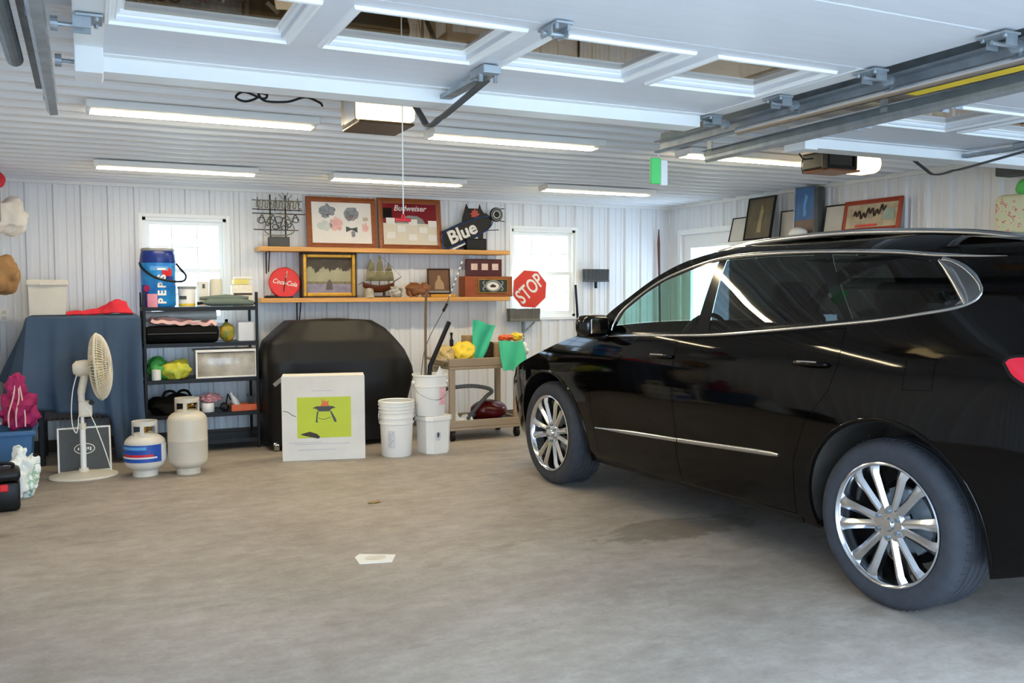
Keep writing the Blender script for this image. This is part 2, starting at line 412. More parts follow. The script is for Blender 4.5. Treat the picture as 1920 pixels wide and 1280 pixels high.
LIGHTS += [(.04, 3.1, 'lit white strip light above the left overhead door'), (2.005, 3.1, 'lit white strip light above the middle of the left overhead door')]
for i, (x, y, lab) in enumerate(LIGHTS[:6]):
    o = sl if i == 0 else copy_tree(sl)
    o.location = (x, y, zc); o['label'] = lab; o['group'] = 'ceiling strip lights'

# ------------------------------------------------------------------ overhead doors, tracks, openers
def overhead_door(name, label, X0, zb, y_end):
    t = thing(name, label, 'garage door', (X0, y_end, zb)); Wd = 2.74
    secs = [(-.52-.0, 0), (-1.01, -.524), (-1.53, -1.014), (-2.1, -1.534)]
    secs = [(-1.0, 0), (-1.53, -1.004), (-2.06, -1.534)]
    wins = [(.07+.66*k, .07+.66*k+.57) for k in range(4)]; wy = (-.93, -.46)
    for n, (a, b) in enumerate(secs):
        bm = B()
        if n == 0:
            xs = [0]+[v for w in wins for v in (w[0]+.035, w[1]-.035)]+[Wd]
            for i in range(0, len(xs), 2): bb(bm, (xs[i], wy[0]+.03, 0), (xs[i+1], wy[1]-.03, .045))
            bb(bm, (0, a, 0), (Wd, wy[0]+.03, .045)); bb(bm, (0, wy[1]-.03, 0), (Wd, b, .045))
        else: bb(bm, (0, a, 0), (Wd, b, .045), .004)
        s = obj('door_section', bm, 'door_white', t)
        if n == 0:
            for w in wins:
                bm = B(); ring = [(0, 0, -.0), (.003, .003, -.011), (.014, .014, -.012), (.018, .018, -.002), (.030, .028, .0), (.033, .031, .016), (.046, .044, .020), (.048, .046, .030), (.062, .056, .031)]
                loops = []
                for dx, dy, z in ring:
                    loops.append([bm.verts.new(p) for p in ((w[0]+dx, wy[0]+dy, z), (w[1]-dx, wy[0]+dy, z), (w[1]-dx, wy[1]-dy, z), (w[0]+dx, wy[1]-dy, z))])
                for A, C in zip(loops, loops[1:]):
                    for k in range(4): bm.faces.new((A[k], A[(k+1) % 4], C[(k+1) % 4], C[k]))
                wf = obj('window_frame', bm, 'vinyl_white', s)
                bm = B(); bb(bm, (w[0]+.058, wy[0]+.052, .026), (w[1]-.058, wy[1]-.052, .0295)); obj('pane', bm, M('door_glass'), wf)
    bm = B(); bb(bm, (.02, -.012, -.055), (Wd-.07, 0, .04)); bb(bm, (.02, -.055, -.0), (Wd-.07, -.012, -.004)); bb(bm, (.02, 0, -.055), (Wd-.07, .12, -.05)); bb(bm, (.02, .115, -.055), (Wd-.07, .12, -.035))
    obj('strut', bm, 'trim_white', t)
    # end caps, hinges and rollers along both edges
    for x in (.03, Wd-.03):
        bm = B(); bb(bm, (x-.045, -1.0, -.004), (x+.045, 0, 0)); (box(bm, (x, -.06, -.045), (.09, .16, .09), bev=.004) if x < 1 else None); obj('end_stile', bm, 'trim_white', t)
        for yy in (-.03, -.5, -1.004, -1.53):
            sd = -1 if x < 1 else 1
            bm = B(); box(bm, (x, yy, -.012), (.075, .11, .008), bev=.002)
            for q in (-.035, .035): box(bm, (x+sd*.02, yy+q, -.03), (.05, .006, .035))
            cyl(bm, (x-.03, yy, -.035), (x+sd*.1, yy, -.035), .007, 10); cyl(bm, (x+sd*.085, yy, -.035), (x+sd*.105, yy, -.035), .022, 16)
            for q in (-.04, .04): cyl(bm, (x-sd*.02, yy+q, -.008), (x-sd*.02, yy+q, -.026), .007, 6)
            obj('hinge', bm, 'galv', t)
    for x in (1.03+.36, 2.05-.05):
        pass
    for x in (1.355,):
        bm = B(); box(bm, (x, -1.004, -.008), (.06, .13, .008), bev=.002)
        for q in (-.03, .03): box(bm, (x+q, -1.004, -.024), (.005, .07, .03))
        cyl(bm, (x-.045, -1.004, -.03), (x+.045, -1.004, -.03), .008, 10)
        for a in (-1, 1):
            for q in (-.02, .02): cyl(bm, (x+q, -1.004+a*.05, -.008), (x+q, -1.004+a*.05, -.028), .006, 6)
        obj('hinge', bm, 'galv', t)
    # drawbar bracket and arm at the centre
    bm = B(); x = 1.37
    box(bm, (x, -.42, -.02), (.07, .14, .03), bev=.003); box(bm, (x, -.12, -.03), (.05, .5, .02), bev=.003)
    for q in (-.03, .03): cyl(bm, (x+q, -.45, -.03), (x+q, -.45, -.06), .008, 6)
    obj('drawbar_bracket', bm, 'galv', t)
    bm = B(); pts = spline([(x, -.43, -.05), (x, -.02, -.1), (x, .06, -.105), (x, .13, -.115), (x-.0, .21, -.11), (x, .28, -.06), (x, .36, .0)], 6)
    for p, q in zip(pts, pts[1:]):
        p, q = Vector(p), Vector(q); d = q-p
        box(bm, (p+q)/2, (.03, d.length+.004, .008), (math.atan2(d.z, d.y), 0, 0))
    obj('door_arm', bm, 'dark_grey', t)
    return t
MATS['door_glass'] = glass('door_glass', (.60, .50, .36, 1), 1.0, .10)  # tan tint paints the warm floor reflection and dim space above into the panes
overhead_door('overhead_door', 'white overhead garage door with four windows, parked open at the top left', 0.0, 2.30, 3.53)
overhead_door('overhead_door', 'white overhead garage door parked open at the top right, beyond the steel tracks', 3.46, 2.30, 3.78)

def track(label, x, sd, y_end, z0, z1):
    # horizontal C-section rail with an angle iron above it and hanger straps to the ceiling
    t = thing('door_track', label, 'door track', (x, y_end, z0)); Lt = y_end-1.02; sl_ = (z1-z0)/Lt
    def rail(bm, prof):
        A = [bm.verts.new((u, 0, v)) for u, v in prof]; C = [bm.verts.new((u, -Lt, v+(z1-z0))) for u, v in prof]
        n = len(prof)
        for k in range(n-1): bm.faces.new((A[k], A[k+1], C[k+1], C[k]))
    bm = B(); rail(bm, [(-sd*.02, .022), (-sd*.03, .03), (sd*0, .034), (sd*.012, .02), (sd*.012, -.02), (0, -.034), (-sd*.03, -.03), (-sd*.02, -.022)])
    solidify(bm, .002)
    r = math.radians(90); cv = []
    for k in range(9):   # curve down to the vertical jamb track
        a = k/8*PI/2; cv.append((0, -Lt-.3*math.sin(a), (z1-z0)-.3*(1-math.cos(a))))
    cv.append((0, -Lt-.3, -z0+.05))
    for p, q in zip(cv, cv[1:]):
        p, q = Vector(p), Vector(q); d = q-p; box(bm, (p+q)/2, (.012, d.length+.004, .05), (math.atan2(d.z, d.y), 0, 0))
    obj('rail', bm, 'galv', t)
    bm = B(); rail(bm, [(sd*.014, .015), (sd*.014, .075), (sd*.05, .075)] if sd*x > 0 else [(sd*.014, .0), (sd*.014, .03), (sd*.04, .03)]); solidify(bm, .003)
    obj('angle_iron', bm, 'galv_dark', t)
    for yy in (-.06, -1.3): bm = B(); bb(bm, (sd*.018, yy-.02, .02), (sd*.022, yy+.02, HC-z0-.02)); obj('hanger_strap', bm, 'galv', t)
    return t
track('steel overhead door track at the top left corner, left of the garage door', -.115, -1, 4.25, 2.24, 2.26)
track('steel track along the right edge of the left overhead door, ending above the green tag', 2.855, 1, 4.13, 2.25, 2.28)
track('lower steel track of the right overhead door, next to the stored boards', 3.27, -1, 4.25, 2.24, 2.27)
bm = B(); tube(bm, [(-.205, 3.65, 2.29), (-.20, 1.2, 2.31)], .028, 14)
sp = tag(obj('extension_spring', bm, 'galv_dark'), 'dark spring tube beside the left door track at the top left corner', 'spring')
bm = B(); tube(bm, [(2.800, 3.40, 2.215), (2.800, 1.1, 2.222)], .019, 16)
tag(obj('extension_spring', bm, 'satin'), 'silver spring tube beside the right track of the left overhead door', 'spring')
for i, (dx, m, y0, lab) in enumerate(((0, 'pine', 3.1, 'pale pine board stored flat between the two right door tracks'), (.075, 'yellow', 2.7, 'long yellow board stored beside the pine board on the right door tracks'))):
    bm = B(); bb(bm, (3.02+dx, .9, 2.275), (3.02+dx+.07, y0, 2.30), .004)
    tag(obj('stored_board', bm, m), lab, 'board')
for y, lab in ((1.2, 'steel cross brace under the stored boards between the right door tracks, near one'), (1.9, 'steel cross brace under the stored boards between the right door tracks, far one')):
    bm = B(); bb(bm, (2.885, y, 2.255), (3.25, y+.03, 2.273)); tag(obj('track_brace', bm, 'galv'), lab, 'brace')

# square-lens opener
t = thing('door_opener', 'garage door opener with square glowing lens behind the left overhead door', 'door opener', (1.375, 4.42, 2.30))
bm = B(); box(bm, (-.03, .1, .09), (.25, .24, .17), bev=.02); obj('motor_housing', bm, mat('opener_tan', '#8f8474', .4, .3), t)
bm = B(); box(bm, (0, -.06, .095), (.29, .10, .155), bev=.02); obj('lens', bm, 'lamp', t)
bm = B(); bb(bm, (-.145, -.10, -.005), (.14, .22, .01), .004); obj('base_plate', bm, mat('opener_brown', '#4e3a28', .35, .3), t)
bm = B(); box(bm, (-.15, .04, .095), (.012, .2, .16), bev=.004); obj('side_panel', bm, 'satin', t)
bm = B(); bb(bm, (-.10, .05, .17), (.09, .09, .245)); obj('hanger_bracket', bm, 'galv', t)
bm = B(); bb(bm, (-.02, -2.6, .155), (.02, .1, .19)); obj('drive_rail', bm, 'galv', t)
# opener with a bare rounded lens at right
t = thing('door_opener', 'black garage door opener with rounded lit lens, far right under the ceiling', 'door opener', (4.87, 4.75, 2.285))
bm = B(); box(bm, (-.17, 0, .075), (.23, .26, .12), bev=.015); obj('motor_housing', bm, mat('opener_grey', '#3c3a38', .4, .2), t)
bm = B(); box(bm, (-.17, -.132, .137), (.26, .04, .025), bev=.008); box(bm, (-.29, -.11, .075), (.02, .06, .14), bev=.006); box(bm, (-.17, -.134, .02), (.24, .02, .025), bev=.006); box(bm, (-.05, -.13, .075), (.03, .03, .13), bev=.006); obj('trim_frame', bm, 'black_plastic', t)
bm = B(); box(bm, (.115, -.0, .075), (.30, .22, .135), bev=.06, seg=5); obj('lens', bm, 'lamp', t, True)
bm = B(); bb(bm, (-.28, -.12, .0), (.02, .13, .015), .006); obj('base_plate', bm, 'oak', t)
bm = B(); bb(bm, (-.24, -.02, .13), (-.07, .02, .225)); obj('hanger_bracket', bm, 'galv', t)
# cords and release handle
bm = B(); pts = spline([(.74, 4.6, 2.50), (.80, 4.6, 2.44), (.74, 4.6, 2.405), (.69, 4.6, 2.42), (.73, 4.6, 2.45), (.82, 4.6, 2.425), (.84, 4.6, 2.445), (.80, 4.6, 2.45), (.83, 4.6, 2.415), (.94, 4.6, 2.42), (1.03, 4.6, 2.45), (1.09, 4.55, 2.42), (1.10, 4.53, 2.40)], 7)
tube(bm, pts, .006, 8); tag(obj('power_cord', bm, 'black_plastic', None, True), 'black looped power cord hanging from the ceiling left of the square opener', 'cord')
bm = B(); tube(bm, spline([(4.40, 4.75, 2.50), (4.40, 4.72, 2.42), (4.43, 4.70, 2.36), (4.48, 4.70, 2.36), (4.54, 4.72, 2.37)], 6), .005, 8); tube(bm, spline([(4.43, 4.70, 2.36), (4.42, 4.7, 2.31), (4.43, 4.7, 2.26)], 6), .004, 8)
tag(obj('power_cord', bm, 'black_plastic', None, True), 'thin black cord knotted beside the rounded lit opener', 'cord')
t = thing('release_cord', 'thin white pull cord with red handle hanging in front of the red beer mirror', 'pull cord', (1.37, 4.08, 1.805))
bm = B(); cyl(bm, (0, 0, .02), (.0, 0, .655), .003, 6); obj('cord', bm, 'white_plastic', t)
bm = B(); cyl(bm, (-.036, 0, 0), (.036, 0, 0), .009, 10); cyl(bm, (0, 0, 0), (0, 0, .028), .012, 10, .006); obj('handle', bm, 'red', t, True)
t = thing('hanging_tag', 'bright green and white hanging marker under the end of the steel track', 'tag', (2.85, 4.10, 2.115))
bm = B(); box(bm, (-.035, 0, 0), (.062, .02, .14), bev=.005); obj('green_card', bm, 'green_tag', t)
bm = B(); box(bm, (.026, .01, -.005), (.045, .02, .14), bev=.005); obj('white_card', bm, 'white_plastic', t)
bm = B(); cyl(bm, (0, .0, .06), (0, .04, .115), .003, 6); obj('string', bm, 'white_plastic', t)
# ------------------------------------------------------------------ the black car (local frame: x to the car's right, y forward from the rear axle)
mat('car_paint', '#060505', .05, .0, var=.0, spec=.27)
mat('wheel_alloy', '#dcdee2', .16, 1, var=0)
mat('tail_red', '#b3122a', .12, var=0, coat=.6, emit=.25, ecol='#ff3355')
mat('liner_dust', '#45413c', .9, var=.3, scale=7, bump=.2, bscale=40)
mat('seat_dark', '#3a352f', .6, var=.1)
MATS['car_glass'] = glass('car_glass', (.56, .74, .66, 1))
MATS['privacy_glass'] = glass('privacy_glass', (.035, .035, .04, 1))
CAR = thing('suv', 'glossy black suv with silver roof rails parked at the right', 'car', (3.27, 2.924, 0), math.radians(2.348))
KZ = [(.15, .20), (.2, .14), (.28, .085), (.35, .055), (.5, .02), (.75, -.01), (.95, -.012), (1.08, .003), (1.2, .035), (1.4, .12), (1.6, .225), (1.68, .29), (1.74, .39), (1.8, .55)]
def kz(z):
    z = min(max(z, KZ[0][0]), KZ[-1][0])
    for i in range(len(KZ)-1):
        if z <= KZ[i+1][0]: break
    def sl(j):
        j0, j1 = max(0, j-1), min(len(KZ)-1, j+1); return (KZ[j1][1]-KZ[j0][1])/(KZ[j1][0]-KZ[j0][0])
    h = KZ[i+1][0]-KZ[i][0]; t = (z-KZ[i][0])/h
    return (2*t**3-3*t*t+1)*KZ[i][1]+(t**3-2*t*t+t)*h*sl(i)+(-2*t**3+3*t*t)*KZ[i+1][1]+(t**3-t*t)*h*sl(i+1)
def CN(s, z):
    a, b = max(0, s-3.3), max(0, -.55-s)
    n = kz(z)+.42*a*a+.5*b*b
    for w in (0, 3.05):   # fender bulges
        n -= .014*math.exp(-((s-w)/.42)**2-((z-.78)/.22)**2)
    n += .012*math.exp(-((z-.62)/.10)**2)*max(0, min(1, (2.5-s)/.25))*max(0, min(1, (s-.6)/.25))   # scallop above the moulding
    return n
CW = 1.98
def cp(s, z, off=0, right=False):
    e = .004; gs = (CN(s+e, z)-CN(s-e, z))/(2*e); gz = (CN(s, z+e)-CN(s, z-e))/(2*e)
    nv = Vector((-1, gs, gz)).normalized(); p = Vector((CN(s, z), s, z))+nv*off
    if right: p.x = CW-p.x; nv = Vector((-nv.x, nv.y, nv.z))
    return p, nv
def poly2(pts, n=6): return [(p.x, p.y) for p in spline([(a, b, 0) for a, b in pts], n)]
def inpoly(x, y, P):
    c = False; j = len(P)-1
    for i in range(len(P)):
        if (P[i][1] > y) != (P[j][1] > y) and x < (P[j][0]-P[i][0])*(y-P[i][1])/(P[j][1]-P[i][1])+P[i][0]: c = not c
        j = i
    return c
def resamp(P, d):
    out = []
    for i in range(len(P)):
        a, b = P[i], P[(i+1) % len(P)]; L = math.hypot(b[0]-a[0], b[1]-a[1]); k = max(1, int(L/d))
        for t in range(k): out.append((a[0]+(b[0]-a[0])*t/k, a[1]+(b[1]-a[1])*t/k))
    return out
def arc(c, r, a0, a1, n=20): return [(c[0]+r*math.cos(math.radians(a0+(a1-a0)*i/n)), c[1]+r*math.sin(math.radians(a0+(a1-a0)*i/n))) for i in range(n+1)]
RA, FA = arc((0, .39), .475, -17, 197, 34), arc((3.05, .39), .465, -18, 198, 34)
TOPLINE = poly2([(4.04, .50), (4.02, .60), (3.93, .72), (3.8, .785), (3.6, .86), (3.3, .955), (2.9, 1.085), (2.6, 1.165), (2.49, 1.20), (2.36, 1.315), (2.2, 1.42), (2.0, 1.545), (1.8, 1.635), (1.55, 1.70), (1.2, 1.74), (.7, 1.752), (.2, 1.735), (-.3, 1.69), (-.62, 1.635), (-.78, 1.52), (-.93, 1.33), (-1.02, 1.15), (-1.08, .95), (-1.12, .72), (-1.09, .5)], 6)
OUTL = TOPLINE + [(-1.0, .38), (-.7, .345)] + RA[::-1] + [(.62, .265), (1.5, .25), (2.4, .245)] + FA[::-1] + [(3.7, .24), (3.95, .27), (4.02, .38)]
# RA runs from right (-17deg) over the top to the left; walking left to right needs the reverse
DLO = poly2([(2.27, 1.165), (1.245, 1.212), (.393, 1.297), (-.10, 1.36), (-.273, 1.392), (-.35, 1.43), (-.362, 1.465)], 5)[:-1] + poly2([(-.362, 1.465), (-.30, 1.53), (-.2, 1.59), (-.10, 1.615)], 4)[:-1] + poly2([(-.10, 1.615), (.2, 1.645), (.583, 1.664), (1.0, 1.672), (1.38, 1.662), (1.609, 1.62), (1.871, 1.544), (2.039, 1.458), (2.203, 1.34), (2.265, 1.25)], 5)
FDOOR = [(1.54, .30), (2.42, .30), (2.46, .6), (2.44, 1.0), (2.40, 1.19), (2.27, 1.165), (1.245, 1.212), (1.28, 1.20), (1.42, 1.12), (1.54, 1.0)]
FDOOR = [(1.545, .285), (2.44, .285), (2.47, .6), (2.46, .95), (2.41, 1.12), (1.545, 1.165)]
RDOOR = [(.60, .30), (1.537, .285), (1.537, 1.165), (.29, 1.283), (.285, 1.10), (.33, .97), (.47, .80), (.56, .60)]
FUEL = [(-.09, 1.02), (-.24, 1.03), (-.24, 1.17), (-.09, 1.16)]
def surf(name, inside, loops, m, off=0, step=.05, right=False, parent=CAR, solid=0):
    V, E = [], []; allp = []
    for P in loops:
        P = resamp(P, step); b = len(V); V += P; E += [(b+i, b+(i+1) % len(P)) for i in range(len(P))]; allp += P
    xs = [p[0] for p in allp]; ys = [p[1] for p in allp]
    nx, ny = int((max(xs)-min(xs))/step)+1, int((max(ys)-min(ys))/step)+1
    near = {}
    for p in allp: near.setdefault((int(p[0]//step), int(p[1]//step)), []).append(p)
    for i in range(nx+1):
        for j in range(ny+1):
            x, y = min(xs)+i*step+.0007*(j % 2), min(ys)+j*step
            k = (int(x//step), int(y//step))
            if any(math.hypot(q[0]-x, q[1]-y) < step*.5 for a in (-1, 0, 1) for b in (-1, 0, 1) for q in near.get((k[0]+a, k[1]+b), ())): continue
            if inside(x, y): V.append((x, y))
    r = delaunay_2d_cdt([Vector(v) for v in V], E, [], 0, 1e-6)
    v2, fs = r[0], r[2]; me = bpy.data.meshes.new(name); keep = []
    for f in fs:
        cx, cy = sum(v2[k].x for k in f)/3, sum(v2[k].y for k in f)/3
        if inside(cx, cy): keep.append(f)
    used = sorted({k for f in keep for k in f}); ix = {k: n for n, k in enumerate(used)}
    P, Nn = [], []
    for k in used:
        p, nv = cp(v2[k].x, v2[k].y, off, right); P.append(p); Nn.append(nv)
    F = []
    for f in keep:
        a, b, c = [ix[k] for k in f]
        if (P[b]-P[a]).cross(P[c]-P[a]).dot(Nn[a]) < 0: b, c = c, b
        F.append((a, b, c))
    me.from_pydata(P, [], F); me.polygons.foreach_set('use_smooth', [True]*len(F)); me.update()
    me.normals_split_custom_set_from_vertices(Nn)
    return obj(name, me, m, parent)
def ribbon(name, path, wdt, m, off=.006, right=False, parent=CAR, dome=.4):
    # a strip following the body side; wdt may vary along the path
    bm = B(); n = len(path); rows = []
    for i, (s, z) in enumerate(path):
        a, b = path[max(0, i-1)], path[min(n-1, i+1)]; d = Vector((b[0]-a[0], b[1]-a[1])).normalized(); q = Vector((-d.y, d.x))
        w = wdt[i] if isinstance(wdt, list) else wdt; row = []
        for t, h in ((-1, -.5), (-.9, .6), (-.4, 1), (.4, 1), (.9, .6), (1, -.5)):
            row.append(bm.verts.new(cp(s+q.x*t*w/2, z+q.y*t*w/2, off*h, right)[0]))
        rows.append(row)
    for A, C in zip(rows, rows[1:]):
        for k in range(5): bm.faces.new((A[k], A[k+1], C[k+1], C[k]))
    bm.faces.new(rows[0]); bm.faces.new(rows[-1][::-1])
    return obj(name, bm, m, parent, True, angle=60)
def shrink(P, d):
    out = []; n = len(P); A = sum(P[i][0]*P[(i+1) % n][1]-P[(i+1) % n][0]*P[i][1] for i in range(n)); sg = 1 if A > 0 else -1
    for i in range(n):
        a, b, c = P[i-1], P[i], P[(i+1) % n]
        e1, e2 = Vector((b[0]-a[0], b[1]-a[1])), Vector((c[0]-b[0], c[1]-b[1]))
        if e1.length < 1e-9 or e2.length < 1e-9: out.append(b); continue
        n1, n2 = Vector((-e1.y, e1.x)).normalized(), Vector((-e2.y, e2.x)).normalized(); m = (n1+n2)
        m = m/max(.5, m.length_squared/2)if m.length > 1e-6 else n1
        out.append((b[0]+m.x*d*sg, b[1]+m.y*d*sg))
    return out
G = .0035
PANE_F = [(2.245, 1.185), (1.395, 1.222), (1.435, 1.641), (1.60, 1.61), (1.865, 1.53), (2.02, 1.45), (2.18, 1.335)]
PANE_R = [(1.28, 1.226), (.393, 1.314), (.325, 1.323), (.69, 1.652), (1.0, 1.657), (1.37, 1.648)]
PANE_Q = [(.275, 1.327), (-.10, 1.375), (-.21, 1.398), (-.255, 1.425), (-.09, 1.592), (.2, 1.632), (.565, 1.650)]
for right in (False, True):
    fd, rd, fu = shrink(FDOOR, G), shrink(RDOOR, G), shrink(FUEL, .0025)
    ins = lambda x, y: inpoly(x, y, OUTL) and not inpoly(x, y, DLO)
    body = lambda x, y: ins(x, y) and not inpoly(x, y, FDOOR) and not inpoly(x, y, RDOOR) and not inpoly(x, y, FUEL)
    surf('body_side', body, [OUTL, DLO, FDOOR, RDOOR, FUEL], 'car_paint', right=right)
    for pl in (fd, rd): surf('door', lambda x, y, pl=pl: inpoly(x, y, pl) and not inpoly(x, y, DLO), [pl, DLO], 'car_paint', right=right)
    if not right: surf('fuel_flap', lambda x, y: inpoly(x, y, fu), [fu], 'car_paint', right=right)
    surf('seam_backing', lambda x, y: inpoly(x, y, OUTL) and not inpoly(x, y, DLO), [OUTL, DLO], 'black_matte', -.012, .12, right=right)
    pf, pr_, pq = PANE_F, PANE_R, PANE_Q
    surf('window_surround', lambda x, y: inpoly(x, y, DLO) and not any(inpoly(x, y, p) for p in (pf, pr_, pq)), [DLO, pf, pr_, pq], 'black_gloss', -.002, .06, right=right)
    surf('front_window', lambda x, y: inpoly(x, y, pf), [pf], 'car_glass', -.006, .08, right=right)
    surf('rear_window', lambda x, y: inpoly(x, y, pr_), [pr_], 'privacy_glass', -.004, .08, right=right)
    surf('quarter_window', lambda x, y: inpoly(x, y, pq), [pq], 'privacy_glass', -.004, .08, right=right)
    top = poly2([(2.268, 1.20), (2.262, 1.25), (2.203, 1.345), (2.039, 1.463), (1.871, 1.549), (1.609, 1.626), (1.38, 1.667), (1.0, 1.677), (.583, 1.669), (.2, 1.65), (-.043, 1.627), (-.25, 1.612), (-.414, 1.604)], 5)
    ribbon('chrome_trim', top, [.013]*(len(top)-30)+[.017]*20+[.017-.0016*k for k in range(10)], 'satin', right=right)
    bot = poly2([(2.27, 1.163), (1.8, 1.184), (1.245, 1.209), (.8, 1.25), (.393, 1.293), (.1, 1.326), (-.10, 1.357), (-.25, 1.384), (-.33, 1.415), (-.352, 1.45), (-.33, 1.49), (-.25, 1.55), (-.16, 1.592), (-.105, 1.602)], 5)
    ribbon('chrome_trim', bot, .015, 'satin', right=right)
    blade = [(-.085, 1.603), (-.2, 1.58), (-.29, 1.535), (-.345, 1.475), (-.343, 1.435), (-.31, 1.41), (-.25, 1.395), (-.278, 1.425), (-.225, 1.49), (-.16, 1.55)]
    surf('chrome_blade', lambda x, y: inpoly(x, y, blade), [blade], 'blade_grey', .004, .03, right=right)
    ribbon('chrome_blade', poly2([(-.09, 1.597), (-.16, 1.55), (-.225, 1.49), (-.285, 1.425), (-.30, 1.40)], 6), [.012, .016, .02, .024, .028, .032, .036, .038, .04]+[.04]*7+[.038, .036, .034, .032, .03, .028, .026, .022, .018], 'satin', .008, right=right)
    ribbon('chrome_blade', poly2([(-.10, 1.605), (-.2, 1.575), (-.29, 1.525), (-.345, 1.465)], 5), .024, 'galv_dark', .004, right=right)
    mo = [(2.432-(2.432-1.526)*k/12, .514+(.558-.514)*k/12) for k in range(13)]; mo2 = [(1.516-(1.516-.67)*k/12, .559+(.604-.559)*k/12) for k in range(13)]
    ribbon('door_moulding', mo, [.008+.02*min(1, k/5) for k in range(13)], 'satin', .010, right=right)
    ribbon('door_moulding', mo2, [.03]*10+[.029, .027, .016], 'satin', .010, right=right)
    sil = [(2.36-.07*k, .29) for k in range(26)]
    ribbon('sill', [(2.46-.07*k, .275) for k in range(28)], .04, 'black_plastic', .004, right=right)
    for c, r, a0, a1 in (((0, .39), .478, -14, 194), ((3.05, .39), .468, -14, 196)):
        ribbon('arch_trim', arc(c, r+.008, a0, a1, 40), .018, 'car_paint', .006, right=right)
    for s, z in ((1.67, 1.055), (.46, 1.09)):
        bm = B(); pts = [cp(s+d, z+.006*abs(d)/.1-.02*d, o, right)[0] for d, o in ((-.11, .004), (-.10, .02), (-.05, .036), (.03, .038), (.08, .026), (.10, .004))]
        tube(bm, spline(pts, 4), .011, 10); h = obj('door_handle', bm, 'car_paint', CAR, True)
        bm = B(); tube(bm, [cp(s+d, z+.012-.02*d, .044, right)[0] for d in (-.08, -.04, 0, .05)], .0045, 8); obj('chrome_bar', bm, 'chrome', h, True)
    # door mirror
    sx = -1 if not right else 1; m0, _ = cp(2.33, 1.165, 0, right)
    bm = B(); box(bm, m0+Vector((sx*.095, .0, .065)), (.24, .15, .15), (0, 0, sx*-.12), bev=.055, seg=4); mi = obj('door_mirror', bm, 'black_gloss', CAR, True)
    bm = B(); tube(bm, [m0+Vector((-sx*.01, .0, -.0)), m0+Vector((sx*.03, .01, -.01)), m0+Vector((sx*.07, .01, .02))], [.045, .03, .035], 12); obj('mirror_stalk', bm, 'black_gloss', mi, True)
    bm = B(); box(bm, m0+Vector((sx*.095, -.072, .065)), (.17, .012, .10), (0, 0, sx*-.36), bev=.004); obj('mirror_glass', bm, 'chrome', mi)
    # roof rail
    pts = []
    for s, z in ((1.62, 1.690), (1.45, 1.722), (1.2, 1.75), (.7, 1.765), (.3, 1.755), (-.1, 1.727), (-.35, 1.692), (-.45, 1.672)):
        x = .40 if abs(s-.5) < .99 else .36; pts.append(Vector((CW-x if right else x, s, z)))
    bm = B(); tube(bm, spline(pts, 5), [.006]+[.019]*33+[.017, .012], 10); rl = obj('roof_rail', bm, 'satin', CAR, True)
    for s, z in ((1.40, 1.73), (-.33, 1.69)):
        bm = B(); x = .40; box(bm, (CW-x if right else x, s, z-.02), (.035, .12, .06), bev=.01); obj('rail_foot', bm, 'satin', rl)
    # tail and head lamps lie in the side skin
    tl = poly2([(-.545, 1.17), (-.58, 1.195), (-.70, 1.20), (-1.0, 1.18), (-1.055, 1.13), (-1.045, 1.09), (-.9, 1.07), (-.70, 1.075), (-.60, 1.11), (-.545, 1.17)], 4)[:-1]
    t_ = surf('tail_lamp', lambda x, y: inpoly(x, y, tl), [tl], 'tail_red', .012, .04, right=right)
    ribbon('lamp_bezel', tl+[tl[0]], .022, 'black_gloss', .014, right, t_)
    hl = [(3.99, .70), (3.85, .765), (3.62, .845), (3.66, .79), (3.8, .71), (3.95, .65)]
    surf('head_lamp', lambda x, y: inpoly(x, y, hl), [hl], 'chrome', .006, .04, right=right)
# wrap across the car: nose, bonnet, windscreen, roof, tailgate
def wrap(name, i0, i1, m, bulge, lower=()):
    idx = list(range(i0, i1+1)); bm = B(); rows = []
    for k in idx:
        s, z = TOPLINE[k]; p = cp(s, z, -.001)[0]; q = cp(s, z, -.001, True)[0]
        a, b = TOPLINE[max(0, k-1)], TOPLINE[min(len(TOPLINE)-1, k+1)]; d = Vector((b[0]-a[0], b[1]-a[1])).normalized(); nv = Vector((d.y, -d.x))*-1
        if nv.dot(Vector((s-1.4, (z-.7)*2.2))) < 0: nv = -nv
        row = []
        for c in range(17):
            t = c/16; h = (1-(2*t-1)**2)
            h = 1-abs(2*t-1)**2.6
            row.append(bm.verts.new(p.lerp(q, t)+Vector((0, nv.x, nv.y))*bulge*h))
        rows.append(row)
    for A, C in zip(rows, rows[1:]):
        for k in range(16): bm.faces.new((A[k], A[k+1], C[k+1], C[k]))
    return obj(name, bm, m, CAR, True, angle=60)
def ti(s, z): return min(range(len(TOPLINE)), key=lambda i: (TOPLINE[i][0]-s)**2+(TOPLINE[i][1]-z)**2)
ia, ib, ic, id_, ie = ti(3.8, .785), ti(2.49, 1.20), ti(1.55, 1.70), ti(-.62, 1.635), ti(-.98, 1.22)
wrap('nose', 0, ia, 'black_plastic', .07); wrap('bonnet', ia, ib, 'car_paint', .05); wrap('windscreen', ib, ic, 'car_glass', .06)
wrap('roof_skin', ic, id_, 'car_paint', .035); wrap('back_window', id_, ie, 'privacy_glass', .05); wrap('tailgate', ie, len(TOPLINE)-1, 'car_paint', .05)
bm = B(); bb(bm, (.32, 3.98, .26), (CW-.32, 4.10, .52), .03); obj('front_bumper', bm, 'car_paint', CAR)
bm = B()
for k in range(7): bb(bm, (.5, 4.095, .46+.03*k), (CW-.5, 4.11, .47+.03*k))
obj('grille', bm, 'chrome', CAR)
bm = B(); bb(bm, (.25, -1.16, .36), (CW-.25, -1.02, .58), .03); obj('rear_bumper', bm, 'black_plastic', CAR)
